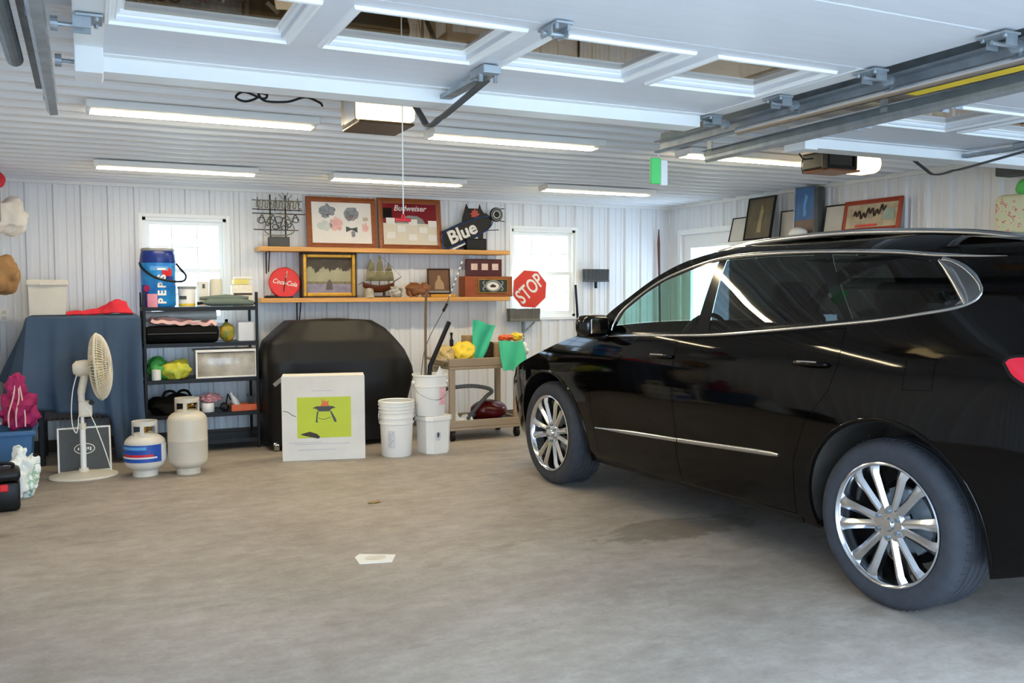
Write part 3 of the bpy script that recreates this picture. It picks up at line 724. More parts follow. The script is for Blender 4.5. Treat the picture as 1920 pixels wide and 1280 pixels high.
bm = B(); bb(bm, (.17, .52, .24), (CW-.17, 2.53, .33)); bb(bm, (.42, -.95, .34), (CW-.42, 3.9, .44)); obj('underbody', bm, 'black_matte', CAR)
bm = B(); bb(bm, (.10, -.9, .86), (CW-.10, 1.0, .98)); bb(bm, (.10, 2.15, .55), (CW-.10, 2.5, 1.08), .05); bb(bm, (.45, .4, .45), (CW-.45, 2.3, .52)); obj('interior', bm, 'black_matte', CAR)
for x in (.55, CW-.55):
    for y, mt in ((1.25, 'seat_dark'), (.35, 'seat_dark')):
        bm = B(); box(bm, (x, y+.28, .72), (.5, .52, .2), bev=.06); box(bm, (x, y, 1.02), (.48, .16, .66), (math.radians(14), 0, 0), .06); box(bm, (x, y-.11, 1.43), (.26, .09, .17), (math.radians(14), 0, 0), .04)
        obj('seat', bm, mt, CAR, True)
bm = B(); tube(bm, [Vector((.55+.185*math.cos(a), 1.93-.06*math.sin(a), 1.13+.175*math.sin(a))) for a in [2*PI*k/28 for k in range(28)]], .016, 8, closed=True); box(bm, (.55, 1.96, 1.13), (.16, .05, .1), bev=.02); box(bm, (.55, 1.95, 1.13), (.36, .02, .03)); cyl(bm, (.55, 1.96, 1.13), (.55, 2.2, 1.05), .03, 10)
obj('steering_wheel', bm, 'black_plastic', CAR, True)
# wheels
def wheel(x, y, right):
    t = bpy.data.objects.new('wheel', None); COL.objects.link(t); t.parent = CAR; t.location = (x, y, .39); t.rotation_euler = (0, 0, PI if right else 0); t.empty_display_size = .1
    AX = Matrix.Rotation(PI/2, 4, 'Y')   # lathe z -> +x (inward)
    bm = B(); pr = [(.282, .01), (.288, -.004), (.30, -.008), (.335, -.014), (.36, -.010), (.376, .004), (.386, .022), (.39, .05)]
    for g in (.075, .115, .155, .195): pr += [(.39, g-.008), (.383, g-.006), (.383, g), (.39, g+.002)]
    pr += [(.389, .22), (.38, .245), (.35, .262), (.31, .26), (.285, .25)]
    lathe(bm, pr, seg=72, mat4=AX); obj('tyre', bm, 'rubber', t, True, angle=35)
    bm = B()
    for k in range(72):
        a = 2*PI*k/72
        for x0, x1, da in ((.03, .067, .012), (.203, .24, -.012)):
            m = Matrix.Rotation(a, 4, 'X'); p = m @ Vector((x0, 0, .3885)); q = m @ Vector((x1, 0, .3885)); q = Matrix.Rotation(da*2, 4, 'X') @ q
            tube(bm, [p, q], .004, 4)
    obj('tread_block', bm, 'rubber', t, kind='stuff')
    bm = B(); lathe(bm, [(.285, .0), (.287, -.010), (.281, -.013), (.275, -.009), (.268, .008), (.262, .03), (.258, .2), (.285, .25)], seg=72, mat4=AX); obj('rim', bm, 'wheel_alloy', t, True, angle=35)
    bm = B()
    def sp(a, w0, w1, off):
        ca = Matrix.Rotation(a, 4, 'X')
        pr = []
        for r, xx, w in ((.055, .018, w0), (.10, .010, w0*1.05), (.17, .004, (w0+w1)/2), (.235, -.004, w1*1.1), (.270, .002, w1*1.45)):
            sh = off*(r-.05)/.21
            pr.append([ca @ Vector((xx+dx, sh+dw*w, r)) for dx, dw in ((.05, -.5), (.016, -.5), (0, -.12), (0, .12), (.016, .5), (.05, .5))])
        R = [[bm.verts.new(v) for v in row] for row in pr]
        for A, C in zip(R, R[1:]):
            for k in range(6): bm.faces.new((A[k], A[(k+1) % 6], C[(k+1) % 6], C[k]))
        bm.faces.new(R[0]); bm.faces.new(R[-1][::-1])
    for k in range(6):
        for sgn in (-1, 1): sp(2*PI*(k+.5)/6+sgn*.235, .040, .046, sgn*.008)
    obj('spokes', bm, 'wheel_alloy', t, True, angle=25)
    bm = B(); lathe(bm, [(0, .0), (.028, .002), (.032, .008), (.034, .02)], seg=24, mat4=AX); lathe(bm, [(.034, .016), (.075, .016), (.088, .03), (.088, .07)], seg=36, mat4=AX); obj('hub', bm, 'wheel_alloy', t, True, angle=35)
    for k in range(6):
        bm = B(); m = Matrix.Rotation(2*PI*(k+.0)/6, 4, 'X'); cyl(bm, m @ Vector((.024, 0, .06)), m @ Vector((.004, 0, .06)), .0105, 6); obj('lug_nut', bm, 'galv_dark', t)
    bm = B(); lathe(bm, [(.06, .12), (.16, .12), (.162, .14), (.06, .14)], seg=40, mat4=AX); obj('brake_disc', bm, 'galv', t)
    bm = B(); lathe(bm, [(.05, .19), (.20, .19)], seg=40, mat4=AX); obj('dust_shield', bm, 'black_matte', t)
for x, y, r in ((.0, 0, False), (.0, 3.06, False), (CW, 0, True), (CW, 3.06, True)): wheel(x+(.012 if not r else -.012), y, r)
for right in (False, True):
    for c, r in ((0, .50), (3.05, .49)):
        bm = B(); P = arc((c, .39), r, -12, 192, 30); rows = []
        for s, z in P:
            x0 = CN(s, z)+.012; x0 = CW-x0 if right else x0; x1 = CW-.42 if right else .42
            rows.append([bm.verts.new((x0, s, z)), bm.verts.new(((x0+x1)/2, s, z)), bm.verts.new((x1, s, z))])
        for A, C in zip(rows, rows[1:]):
            for k in range(2): bm.faces.new((A[k], A[k+1], C[k+1], C[k]))
        bm.faces.new([r_[2] for r_ in rows])
        obj('wheel_well', bm, 'liner_dust' if c == 0 else 'black_matte', CAR, True)
# ------------------------------------------------------------------ left corner: tarp, fan, tanks, bins
random.seed(11)
t = thing('patio_table', 'tall black wicker patio table standing underneath the blue tarp', 'table', (-.01, 8.79, 0))
bm = B(); bb(bm, (-.36, -.28, .38), (.36, .28, .48), .02)
for k in range(18): bb(bm, (-.35+k*.039, -.286, .385), (-.332+k*.039, -.276, .475))
obj('lower_shelf', bm, 'dark_brown', t)
bm = B(); bb(bm, (-.42, -.33, 1.235), (.42, .33, 1.262), .008); obj('table_top', bm, 'black_plastic', t)
for sx in (-.39, .39):
    for sy in (-.30, .30): bm = B(); box(bm, (sx*.93, sy*.93, .618), (.05, .05, 1.236), bev=.008); obj('leg', bm, 'black_plastic', t)
def tarp_pt(u, v):
    # u round the table edge, v from the centre of the top out and down the skirt
    x0, x1, y0, y1 = -.445, .422, 8.43, 9.14; zt = 1.272
    P = 2*((x1-x0)+(y1-y0)); d = u*P; cx, cy = (x0+x1)/2, (y0+y1)/2
    if d < x1-x0: e = Vector((x0+d, y0)); n = Vector((0, -1)); side = 'f'
    elif d < (x1-x0)+(y1-y0): e = Vector((x1, y0+d-(x1-x0))); n = Vector((1, 0)); side = 'r'
    elif d < 2*(x1-x0)+(y1-y0): e = Vector((x1-(d-(x1-x0)-(y1-y0)), y1)); n = Vector((0, 1)); side = 'b'
    else: e = Vector((x0, y1-(d-2*(x1-x0)-(y1-y0)))); n = Vector((-1, 0)); side = 'l'
    c = Vector((cx, cy))
    n2 = (n+(e-c).normalized()*.6).normalized()
    if v < .35:
        q = c+(e-c)*(v/.35)*.985; return Vector((q.x, q.y, zt+.006*noise.noise(Vector((q.x*6, q.y*6, 0)))))
    w = (v-.35)/.65
    # hem heights
    def lerp_tab(x, tab):
        for (a, p), (b, q) in zip(tab, tab[1:]):
            if x <= b: return p+(q-p)*max(0, (x-a)/(b-a))
        return tab[-1][1]
    if side == 'f': hem = lerp_tab(e.x, [(x0, .62), (-.36, .50), (-.25, .46), (.06, .44), (.155, .40), (.185, .045), (x1, .04)])
    elif side == 'r': hem = .05
    elif side == 'b': hem = .5
    else: hem = lerp_tab(-e.y, [(-y1, .75), (-8.8, .8), (-y0, .62)])
    z = zt-(zt-hem)*w
    fold = (.045 if side == 'f' and e.x > .1 else .026)*math.sin(u*96+1.5*math.sin(w*3))*w**.6+.022*math.sin(u*41+w*2)*w+.012*math.sin(u*170+2)*w
    out = .012+.05*w*(1 if side in 'f' else .4)+fold
    if side == 'l': out += .16*w**1.2
    if side == 'f': out += .06*w*max(0, min(1, (-.2-e.x)/.2))
    if side == 'r': out = min(out*.2, .010)
    if side == 'b': out = min(out*.3, .03)
    q = e+n2*out
    if side == 'f' and e.x < .17:  # drape creases pulling to the upper right corner
        q.y -= .02*math.sin((e.x*9+w*7))*w
    return Vector((q.x, q.y, z))
bm = B(); sheet(bm, 220, 44, lambda u, v: tarp_pt(u % 1.0, v), wrap=True); bmesh.ops.remove_doubles(bm, verts=bm.verts, dist=1e-4)
o = tag(obj('tarp', bm, 'tarp_blue', None, True), 'faded navy blue tarp draped over the table behind the white fan', 'tarp')
md = o.modifiers.new('s', 'SOLIDIFY'); md.thickness = .004
t = thing('foam_cooler', 'plain off-white foam cooler box standing on the blue tarp', 'cooler', (-.30, 8.72, 1.279))
bm = B(); r = [(-.145, -.12), (.145, -.12), (.145, .12), (-.145, .12)]
lo = [bm.verts.new((x*.93, y*.93, 0)) for x, y in r]; hi = [bm.verts.new((x, y, .25)) for x, y in r]
bm.faces.new(lo[::-1]); bm.faces.new(hi); [bm.faces.new((lo[k], lo[(k+1) % 4], hi[(k+1) % 4], hi[k])) for k in range(4)]
obj('body', bm, mat('foam', '#d8d2c6', .8, var=.04), t)
bm = B(); bb(bm, (-.16, -.135, .25), (.16, .135, .30), .012); box(bm, (0, -.135, .262), (.12, .02, .02), bev=.006); obj('lid', bm, 'foam', t)
bm = B()
def rc(u, v):
    x = -.16+.53*u; y = 8.55+.28*v; h = (.02+.085*math.exp(-((u-.76)/.22)**2)*(1-.8*abs(v-.45))+.03*u)*min(1, 5*v+.15, 5*(1-v)+.1, 9*(1-u)+.1)
    return Vector((x, y+.03*math.sin(u*5), 1.281+h+.016*noise.noise(Vector((u*7, v*6, 2)))*min(1, 6*min(u, 1-u, v, 1-v))))
sheet(bm, 40, 22, rc); g = bm; solidify(bm, .012); wrinkle(bm, .012, 22, 3)
tag(obj('folded_cloth', bm, 'red_cloth', None, True), 'crumpled red cloth lying on top of the blue tarp', 'cloth')
# pedestal fan
t = thing('pedestal_fan', 'cream white pedestal fan on a round base, head turned to the right', 'fan', (-.055, 7.87, 0))
bm = B(); lathe(bm, [(0, 0), (.25, 0), (.256, .008), (.25, .018), (.15, .034), (.04, .044), (.034, .07), (0, .07)], seg=56, sy=.82); obj('base', bm, 'cream_plastic', t, True)
bm = B(); cyl(bm, (0, 0, .04), (0, 0, .40), .022, 18); cyl(bm, (0, 0, .40), (0, 0, .60), .014, 16); obj('pole', bm, 'white_plastic', t, True)
bm = B(); cyl(bm, (0, 0, .38), (0, 0, .43), .028, 16); obj('collar', bm, 'cream_plastic', t, True)
bm = B(); box(bm, (.025, -.01, .545), (.10, .07, .13), bev=.02); obj('control_box', bm, 'cream_plastic', t)
bm = B(); cyl(bm, (.07, -.05, .60), (.07, -.085, .60), .02, 16); obj('knob', bm, 'black_plastic', t)
bm = B(); tube(bm, spline([(0, 0, .60), (.0, 0, .68), (.02, -.005, .78), (.03, -.01, .84)], 4), [.026]*4+[.03]*9, 14); obj('neck', bm, 'cream_plastic', t, True)
HM = Matrix.Translation((.03, -.01, .87)) @ Matrix.Rotation(math.radians(-7), 4, 'Z') @ Matrix.Rotation(math.radians(86), 4, 'Y')   # local z = blowing axis
bm = B(); lathe(bm, [(0, -.09), (.04, -.085), (.062, -.06), (.066, 0), (.06, .05), (0, .06)], seg=28, mat4=HM); obj('motor', bm, 'cream_plastic', t, True)
bm = B()
prof = [(.268, .10)] + [(.268*math.cos(a), .10-.055*math.sin(a)) for a in [PI/2*k/7 for k in range(1, 7)]]
back = [(.06, .05), (.13, .045), (.19, .055), (.235, .07), (.268, .10)]; front = [(.268, .10), (.25, .135), (.20, .165), (.13, .185), (.05, .19)]
for n_, pr in ((64, back), (72, front)):
    for k in range(n_):
        a = 2*PI*k/n_; pts = spline([HM @ Vector((r*math.cos(a), r*math.sin(a), z)) for r, z in pr], 2); tube(bm, pts, .003, 4, cap=False)
for r, z in ((.268, .10), (.268, .108), (.258, .122), (.22, .155), (.17, .175), (.12, .187), (.22, .064), (.15, .046)):
    tube(bm, [HM @ Vector((r*math.cos(2*PI*k/48), r*math.sin(2*PI*k/48), z)) for k in range(48)], .004 if r > .26 else .0026, 5, closed=True)
lathe(bm, [(0, .196), (.05, .195), (.056, .186), (0, .186)], seg=24, mat4=HM)
obj('grille', bm, 'cream_plastic', t, True)
bm = B()
for k in range(4):
    a0 = k*PI/2
    def bl(u, v, a0=a0):
        r = .045+.19*u; a = a0+(v-.5)*(1.15-.1*u); return HM @ Vector((r*math.cos(a), r*math.sin(a), .11+.035*(v-.5)*2))
    sheet(bm, 8, 8, bl)
solidify(bm, .003); lathe(bm, [(0, .14), (.04, .135), (.048, .09), (0, .08)], seg=20, mat4=HM); obj('blades', bm, mat('fan_blade', '#d8cba4', .4, var=.03), t, True)
bm = B(); tube(bm, spline([(-.03, -.02, .82), (-.06, -.03, .7), (-.075, -.03, .55), (-.07, -.04, .42), (-.045, -.05, .36), (-.03, -.04, .42), (-.02, -.03, .50), (.03, -.05, .56), (.08, -.05, .45), (.13, -.05, .3), (.17, -.03, .16), (.20, .02, .03)], 5), .004, 7); obj('cord', bm, 'white_plastic', t, True)
t = thing('floor_mat', 'square grey mat with white edging and white oval emblem leaning behind the fan', 'mat', (-.045, 8.07, 0), math.radians(2))
t.rotation_euler = (math.radians(-12), 0, math.radians(2))
bm = B(); bb(bm, (-.19, -.006, .0), (.19, .006, .36), .004); obj('panel', bm, 'dark_grey', t)
bm = B()
for a, b in (((-.2, -.009, -.0), (-.186, .009, .37)), ((.186, -.009, 0), (.2, .009, .37)), ((-.186, -.009, .356), (.186, .009, .37)), ((-.186, -.009, 0), (.186, .009, .014))): bb(bm, a, b, .003)
obj('edging', bm, 'white_plastic', t)
bm = B(); tube(bm, [(.0+.075*math.cos(a), -.009, .19+.042*math.sin(a)) for a in [2*PI*k/40 for k in range(40)]], .004, 6, closed=True)
for k in range(6): box(bm, (-.045+.018*k, -.009, .19+.003*math.sin(k*2)), (.011, .004, .022+.006*(k % 2)))
obj('emblem', bm, 'white_plastic', t)
# propane tanks
def collar(bm, r, z0, h, gaps, t_=.006):
    n = 60
    for k in range(n):
        a0, a1 = 2*PI*k/n, 2*PI*(k+1)/n; deg = math.degrees((a0+a1)/2)
        zs = [(z0, z0+h)]
        for g0, g1 in gaps:
            if g0 < deg < g1: zs = [(z0, z0+h*.22), (z0+h*.72, z0+h)]
        for za, zb in zs:
            vs = [bm.verts.new((rr*math.cos(a), rr*math.sin(a), z)) for rr in (r, r-t_) for a, z in ((a0, za), (a1, za), (a1, zb), (a0, zb))]
            for f in ((0, 1, 2, 3), (7, 6, 5, 4), (0, 4, 5, 1), (3, 2, 6, 7)): bm.faces.new([vs[i] for i in f])
    bmesh.ops.remove_doubles(bm, verts=bm.verts, dist=1e-5)
mat('tank_white', '#d9d3c6', .35, var=.06, scale=5); mat('tank_cream', '#cfc6b4', .38, var=.05, scale=4)
def tank(label, loc, rad, body, mname, hc):
    t = thing('propane_tank', label, 'gas tank', loc)
    z0, z1 = body; d = .085
    pr = [(0, z0)]+[(rad*math.sin(PI/2*k/8), z0+d*(1-math.cos(PI/2*k/8))) for k in range(1, 9)]+[(rad+.002, (z0+z1)/2-.004), (rad+.004, (z0+z1)/2), (rad+.002, (z0+z1)/2+.004)]+[(rad*math.cos(PI/2*k/8), z1-d*(1-math.sin(PI/2*k/8))) for k in range(0, 9)]
    bm = B(); lathe(bm, pr, seg=48); obj('vessel', bm, mname, t, True)
    bm = B(); collar(bm, rad*.62, 0, .05, []); obj('foot_ring', bm, mname, t)
    bm = B(); collar(bm, rad*.62, z1-.035, hc, [(205, 245), (262, 325), (20, 160)]); obj('collar', bm, mname, t)
    bm = B(); cyl(bm, (0, 0, z1-.02), (0, 0, z1+.06), .018, 12); cyl(bm, (0, 0, z1+.03), (.05, -.02, z1+.03), .014, 10); obj('valve', bm, mat('brass', '#9c7a3c', .3, 1), t)
    bm = B(); cyl(bm, (0, 0, z1+.06), (0, 0, z1+.075), .032, 12); obj('valve_knob', bm, 'black_plastic', t)
    return t, z1
t, _ = tank('short white propane tank with blue label band beside the fan base', (.395, 7.72, 0), .156, (.03, .345), 'tank_white', .13)
def band(name, z0, z1, a0, a1, r, m, par, n=20):
    bm = B(); lathe(bm, [(r, z0), (r, z1)], seg=n, a0=math.radians(a0), a1=math.radians(a1)); return obj(name, bm, m, par, True)
lb = band('label', .125, .262, 172, 315, .1615, mat('label_blue', '#2250a8', .4), t)
band('label_stripe', .17, .188, 195, 290, .1622, 'red', lb); band('label_stripe', .155, .168, 180, 300, .1622, 'paper', lb); band('label_stripe', .225, .25, 178, 270, .1622, mat('label_sky', '#5fa0dd', .4), lb)
band('label_panel', .125, .262, 315, 352, .1613, 'paper', t)
tank('taller cream propane tank with plain body next to the shelving', (.715, 7.66, 0), .153, (.03, .52), 'tank_cream', .13)
# blue tote, pink bag, plastic bag, tool box
t = thing('storage_tote', 'blue plastic storage tote on the floor at the far left', 'tote', (-.60, 7.92, 0))
bm = B(); zt = .40
lo = [(-.16, -.19), (.17, -.19), (.17, .19), (-.16, .19)]
a = [bm.verts.new((x, y, 0)) for x, y in lo]; b = [bm.verts.new((x*1.17, y*1.17, zt)) for x, y in lo]; c = [bm.verts.new((x*1.12, y*1.12, zt)) for x, y in lo]; d = [bm.verts.new((x*.96, y*.96, .012)) for x, y in lo]
for P, Q in ((a, b), (b, c), (c, d)):
    for k in range(4): bm.faces.new((P[k], P[(k+1) % 4], Q[(k+1) % 4], Q[k]))
bm.faces.new(a[::-1]); bm.faces.new(d); obj('bin', bm, 'bin_blue', t)
bm = B()
for p, q in (((-.215, -.25, .385), (.225, -.215, .42)), ((-.215, .215, .385), (.225, .25, .42)), ((-.215, -.215, .385), (-.18, .215, .42)), ((.19, -.215, .385), (.225, .215, .42))): bb(bm, p, q, .008)
obj('rim', bm, 'bin_blue', t)
t = thing('pink_bag', 'bright magenta drawstring bag slumped on top of the blue tote', 'bag', (-.50, 7.93, .42))
bm = B(); blob(bm, (0, 0, .13), (.125, .12, .16), 5, .35, 3, 4, -.85); blob(bm, (-.01, 0, .30), (.07, .07, .12), 5, .3, 8, 4); wrinkle(bm, .02, 14, 1); obj('body', bm, 'pink', t, True)
for k, (x0, x1) in enumerate(((-.03, -.06), (.01, -.01), (.03, .05))): bm = B(); tube(bm, spline([(x0*.4, -.05, .36), (x0, -.095, .24), (x1, -.14, .12), (x1, -.14, .02)], 5), .006, 6); obj('strap', bm, 'pale_pink', t, True)
bm = B(); blob(bm, (-.70, 7.80, .49), (.075, .08, .075), 5, .3, 2, 4, -.9); wrinkle(bm, .012, 18, 4)
tag(obj('bundle', bm, 'pale_pink', None, True), 'pale pink fabric bundle beside the magenta bag at the left edge', 'fabric')
bm = B(); blob(bm, (-.46, 7.26, .155), (.105, .10, .18), 4, .45, 5, 5, -.86, (0, .15, 0)); wrinkle(bm, .03, 12, 2); wrinkle(bm, .012, 34, 6)
mbag = mat('bag_print', '#e9ece6', .35, var=0, scale=7, col2='#f2f4f0', trans=.0)
r_ = [n for n in mbag.node_tree.nodes if n.type == 'VALTORGB'][0].color_ramp; e_ = r_.elements.new(.36); e_.color = lin('#7fb08a'); e_ = r_.elements.new(.40); e_.color = lin('#eef0ea')
tag(obj('plastic_bag', bm, mbag, None, True), 'crumpled white plastic shopping bag with green print on the floor behind the black toolbox', 'bag')
t = thing('toolbox', 'black plastic toolbox with red latch on the floor at left edge', 'toolbox', (-.565, 6.93, 0), math.radians(4))
bm = B(); bb(bm, (-.12, -.13, 0), (.12, .13, .20), .03); obj('body', bm, 'black_plastic', t, True)
bm = B(); bb(bm, (-.125, -.135, .20), (.125, .135, .275), .03); obj('lid', bm, 'black_plastic', t, True)
bm = B(); bb(bm, (.0, -.145, .14), (.05, -.128, .19), .008); obj('latch', bm, 'red', t)
bm = B(); tube(bm, spline([(-.08, 0, .27), (-.07, 0, .305), (.07, 0, .305), (.08, 0, .27)], 4), .012, 8); obj('handle', bm, 'black_plastic', t, True)
# things hanging on the left wall
bm = B(); blob(bm, (-.62, 8.6, 2.10), (.20, .12, .15), 4, .3, 9, 4); wrinkle(bm, .025, 9, 3); cyl(bm, (-.85, 8.6, 2.30), (-.62, 8.6, 2.2), .008, 6)
tag(obj('hanging_bag', bm, mat('muslin', '#e4dcd2', .85, var=.04), None, True), 'pale cream cloth bag hanging high on the left wall', 'bag')
bm = B(); blob(bm, (-.66, 8.6, 1.60), (.175, .13, .17), 3.4, .32, 4, 4); wrinkle(bm, .03, 8, 5); cyl(bm, (-.855, 8.6, 1.72), (-.7, 8.6, 1.68), .01, 6)
tag(obj('paper_sack', bm, mat('kraft', '#a57c50', .8, var=.12, scale=5), None, True), 'brown paper sack hanging on the left wall above the outlet', 'bag')
bm = B(); bb(bm, (-.855, 8.25, 2.04), (-.60, 8.29, 2.30), .004); tag(obj('wall_board', bm, 'grey'), 'grey board at the left frame edge below the red cap', 'board')
bm = B(); blob(bm, (-.66, 8.4, 2.385), (.095, .09, .085), 3, .2, 3, 3, -.7); bb(bm, (-.858, 8.38, 2.33), (-.6, 8.42, 2.345)); tag(obj('baseball_cap', bm, 'red_cloth', None, True), 'red cap at the top of the left wall by the ceiling', 'cap')

# ------------------------------------------------------------------ black shelving and its contents
SX0, SX1, SY0, SY1 = .45, 1.455, 8.62, 9.06
t = thing('shelving_unit', 'black five-tier metal shelving unit against the back wall left of the grill', 'shelving', ((SX0+SX1)/2, (SY0+SY1)/2, 0))
hx, hy = (SX1-SX0)/2, (SY1-SY0)/2
for sx in (-1, 1):
    for sy in (-1, 1): bm = B(); box(bm, (sx*(hx-.012), sy*(hy-.012), .735), (.026, .026, 1.47), bev=.005); obj('post', bm, 'black_plastic', t)
SZ = [.10, .352, .674, 1.005, 1.335]
for z in SZ:
    bm = B(); bb(bm, (-hx+.01, -hy, z-.035), (hx-.01, -hy+.014, z)); bb(bm, (-hx+.01, hy-.014, z-.035), (hx-.01, hy, z)); bb(bm, (-hx, -hy+.014, z-.035), (-hx+.014, hy-.014, z)); bb(bm, (hx-.014, -hy+.014, z-.035), (hx, hy-.014, z)); bb(bm, (-hx+.014, -hy+.014, z-.012), (hx-.014, hy-.014, z-.002))
    obj('shelf', bm, 'black_plastic', t)
z = SZ[4]
t = thing('drink_jug', 'tall blue cola can shaped drink cooler with black carry handle on the top shelf', 'cooler', (.60, 8.80, z))
mat('cola_blue', '#1583cf', .3, var=.0); mat('cola_navy', '#16307e', .3, var=0)
mcb = mat('cola_splash', '#2a9ade', .3, var=0, scale=7, col2='#1a60b8'); 
bm = B(); lathe(bm, [(0, 0), (.135, 0), (.15, .02), (.152, .40), (.152, .44), (0, .44)], seg=44); obj('body', bm, 'cola_splash', t, True)
bm = B(); lathe(bm, [(.153, .40), (.156, .41), (.15, .47), (.142, .515), (.13, .53), (0, .53)], seg=44); obj('lid', bm, 'cola_navy', t, True)
bm = B(); lathe(bm, [(.1435, .508), (.147, .514), (.1395, .532), (.13, .535)], seg=44); obj('lid_ring', bm, 'grey', t, True)
bm = B()
tube(bm, spline([(-.155, 0, .40), (-.14, -.10, .35), (-.04, -.175, .27), (.09, -.19, .235), (.20, -.14, .235), (.235, -.05, .285), (.20, .0, .34), (.155, 0, .40)], 6), .010, 8); obj('handle', bm, 'black_plastic', t, True)
for k, (a0, a1, z0, z1, m) in enumerate(((200, 232, .05, .20, 'cola_navy'), (283, 318, .24, .28, 'cola_navy'), (195, 240, .0, .05, 'cola_navy'), (240, 300, .33, .37, 'label_sky'))): band('splash', z0, z1, a0, a1, .1535, m, t, 12)
bm = B(); m_ = Matrix.Rotation(math.radians(26), 4, 'Z'); lathe(bm, [(0, .001), (.046, .0), (.048, -.004)], seg=28, mat4=m_ @ Matrix.Translation((0, -.152, .315)) @ Matrix.Rotation(PI/2, 4, 'X')); obj('emblem', bm, 'red', t)
bm = B(); m2 = Matrix.Rotation(math.radians(-32), 4, 'Z'); lathe(bm, [(0, .001), (.03, .0), (.031, -.004)], seg=24, mat4=m2 @ Matrix.Translation((-.03, -.152, .17)) @ Matrix.Rotation(PI/2, 4, 'X')); obj('sticker', bm, 'pink', t)
band('pink_panel', .0, .12, 228, 262, .1545, mat('blush', '#f0a0b4', .5), t, 8)
for k, ch in enumerate('PEPSI'):
    m3 = Matrix.Rotation(math.radians(8), 4, 'Z') @ Matrix.Translation((0, -.1565, .055+.072*k)) @ FRONT @ Matrix.Rotation(PI/2, 4, 'Z')
    text('letter', ch, .095, 'paper', t, m3, .001, 0, .004)
t = thing('plastic_tub', 'white tub with yellow stripe beside the blue jug on the top shelf', 'tub', (.842, 8.78, z))
bm = B(); lathe(bm, [(0, 0), (.074, 0), (.08, .17), (.0, .17)], seg=32); obj('body', bm, 'white_plastic', t, True)
bm = B(); lathe(bm, [(.083, .165), (.085, .172), (.083, .19), (0, .192)], seg=32); obj('lid', bm, 'grey', t, True)
band('stripe', .008, .03, 180, 360, .0765, 'yellow', t); band('stripe', .07, .10, 210, 262, .0795, 'dark_grey', t)
bm = B(); bb(bm, (.945, 8.86, z), (1.05, 8.96, z+.235), .006); o = tag(obj('small_carton', bm, 'box_white'), 'small white carton behind the grey umbrella on the top shelf', 'box')
bm = B(); box(bm, (1.0, 8.857, z+.19), (.022, .004, .04)); obj('print', bm, 'dark_grey', o)
bm = B(); lathe(bm, [(0, 0), (.056, 0), (.06, .06), (.06, .235), (.052, .26), (0, .262)], (1.115, 8.9, z), 32); tag(obj('canister', bm, 'cream_plastic', None, True), 'round cream canister in front of the window on the top shelf', 'canister')
t = thing('umbrella', 'folded grey green umbrella lying along the front of the top shelf', 'umbrella', (1.19, 8.70, z))
bm = B(); tube(bm, [(-.22, 0, .035), (-.16, 0, .042), (.1, 0, .045), (.24, 0, .03)], [.012, .034, .036, .02], 14); wrinkle(bm, .008, 20, 1); tube(bm, [(-.24, .05, .075), (.0, .05, .085), (.2, .05, .08)], [.015, .028, .014], 12); obj('canopy', bm, mat('umbrella_green', '#68756c', .7), t, True)
bm = B(); cyl(bm, (-.27, 0, .03), (-.21, 0, .036), .014, 10); obj('handle', bm, 'black_plastic', t)
bm = B(); cyl(bm, (.235, 0, .03), (.27, 0, .028), .012, 10); obj('tip', bm, 'satin', t)
t = thing('snack_box', 'yellow and white patterned box at the right end of the top shelf', 'box', (1.345, 8.85, z))
bm = B(); bb(bm, (-.095, -.07, 0), (.095, .07, .20), .004); obj('carton', bm, mat('snack_white', '#e9e2cf', .6, var=.1, scale=30), t)
bm = B(); bb(bm, (-.08, -.074, .205), (.06, .06, .255), .004); obj('upper_carton', bm, mat('snack_yellow', '#e6d87c', .6), t)
bm = B(); bb(bm, (-.07, -.07, .258), (.09, .05, .278), .004); obj('book', bm, 'paper', t)
bm = B(); bb(bm, (-.085, -.072, .105), (.085, -.069, .125)); obj('band', bm, 'dark_brown', t)
z = SZ[3]
t = thing('folded_bag', 'long black folded bag on the second shelf from the top', 'bag', (.79, 8.82, z))
bm = B(); bb(bm, (-.32, -.17, 0), (.32, .08, .155), .05); wrinkle(bm, .012, 9); obj('body', bm, 'black_matte', t, True)
bm = B(); bb(bm, (-.30, -.178, .085), (.29, -.172, .092)); obj('zip', bm, 'dark_grey', t)
bm = B(); sheet(bm, 24, 10, lambda u, v: Vector((.53+.56*u, 8.66+.22*v, z+.175+.05*noise.noise(Vector((u*6, v*4, 1)))+.05*(1-u)))); solidify(bm, .03)
tag(obj('cloth_bundle', bm, 'pale_pink', None, True), 'pale pink and white folded cloth lying on the long black bag', 'cloth')
t = thing('wrapping_roll', 'clear and cream roll of sheeting at the back of second shelf', 'roll', (.80, 8.96, z+.0))
bm = B(); cyl(bm, (-.32, 0, .235), (.32, 0, .25), .05, 18); obj('sheeting', bm, mat('sheeting', '#dcd8cc', .3), t, True)
bm = B(); bb(bm, (-.31, -.03, 0), (.31, .05, .19)); obj('carton', bm, 'box_white', t)
t = thing('seed_bag', 'small green and yellow flower printed bag on the second shelf', 'bag', (1.19, 8.76, z))
msd = mat('seed_print', '#d9a62c', .5, var=0, scale=16, col2='#4f7a3a')
bm = B(); blob(bm, (0, 0, .088), (.068, .05, .095), 4, .15, 2, 4, -.92); obj('body', bm, 'seed_print', t, True)
bm = B(); bb(bm, (1.285, 8.70, z), (1.43, 8.83, z+.185), .008); tag(obj('small_carton', bm, mat('grey_white', '#dcdde2', .6, var=.05)), 'plain white carton at the right end of the second shelf', 'box')
z = SZ[2]
t = thing('supply_bag', 'green topped plastic bag at left of the third shelf', 'bag', (.575, 8.78, z))
bm = B(); blob(bm, (0, 0, .09), (.10, .08, .11), 4, .25, 7, 4, -.82); obj('body', bm, 'green', t, True)
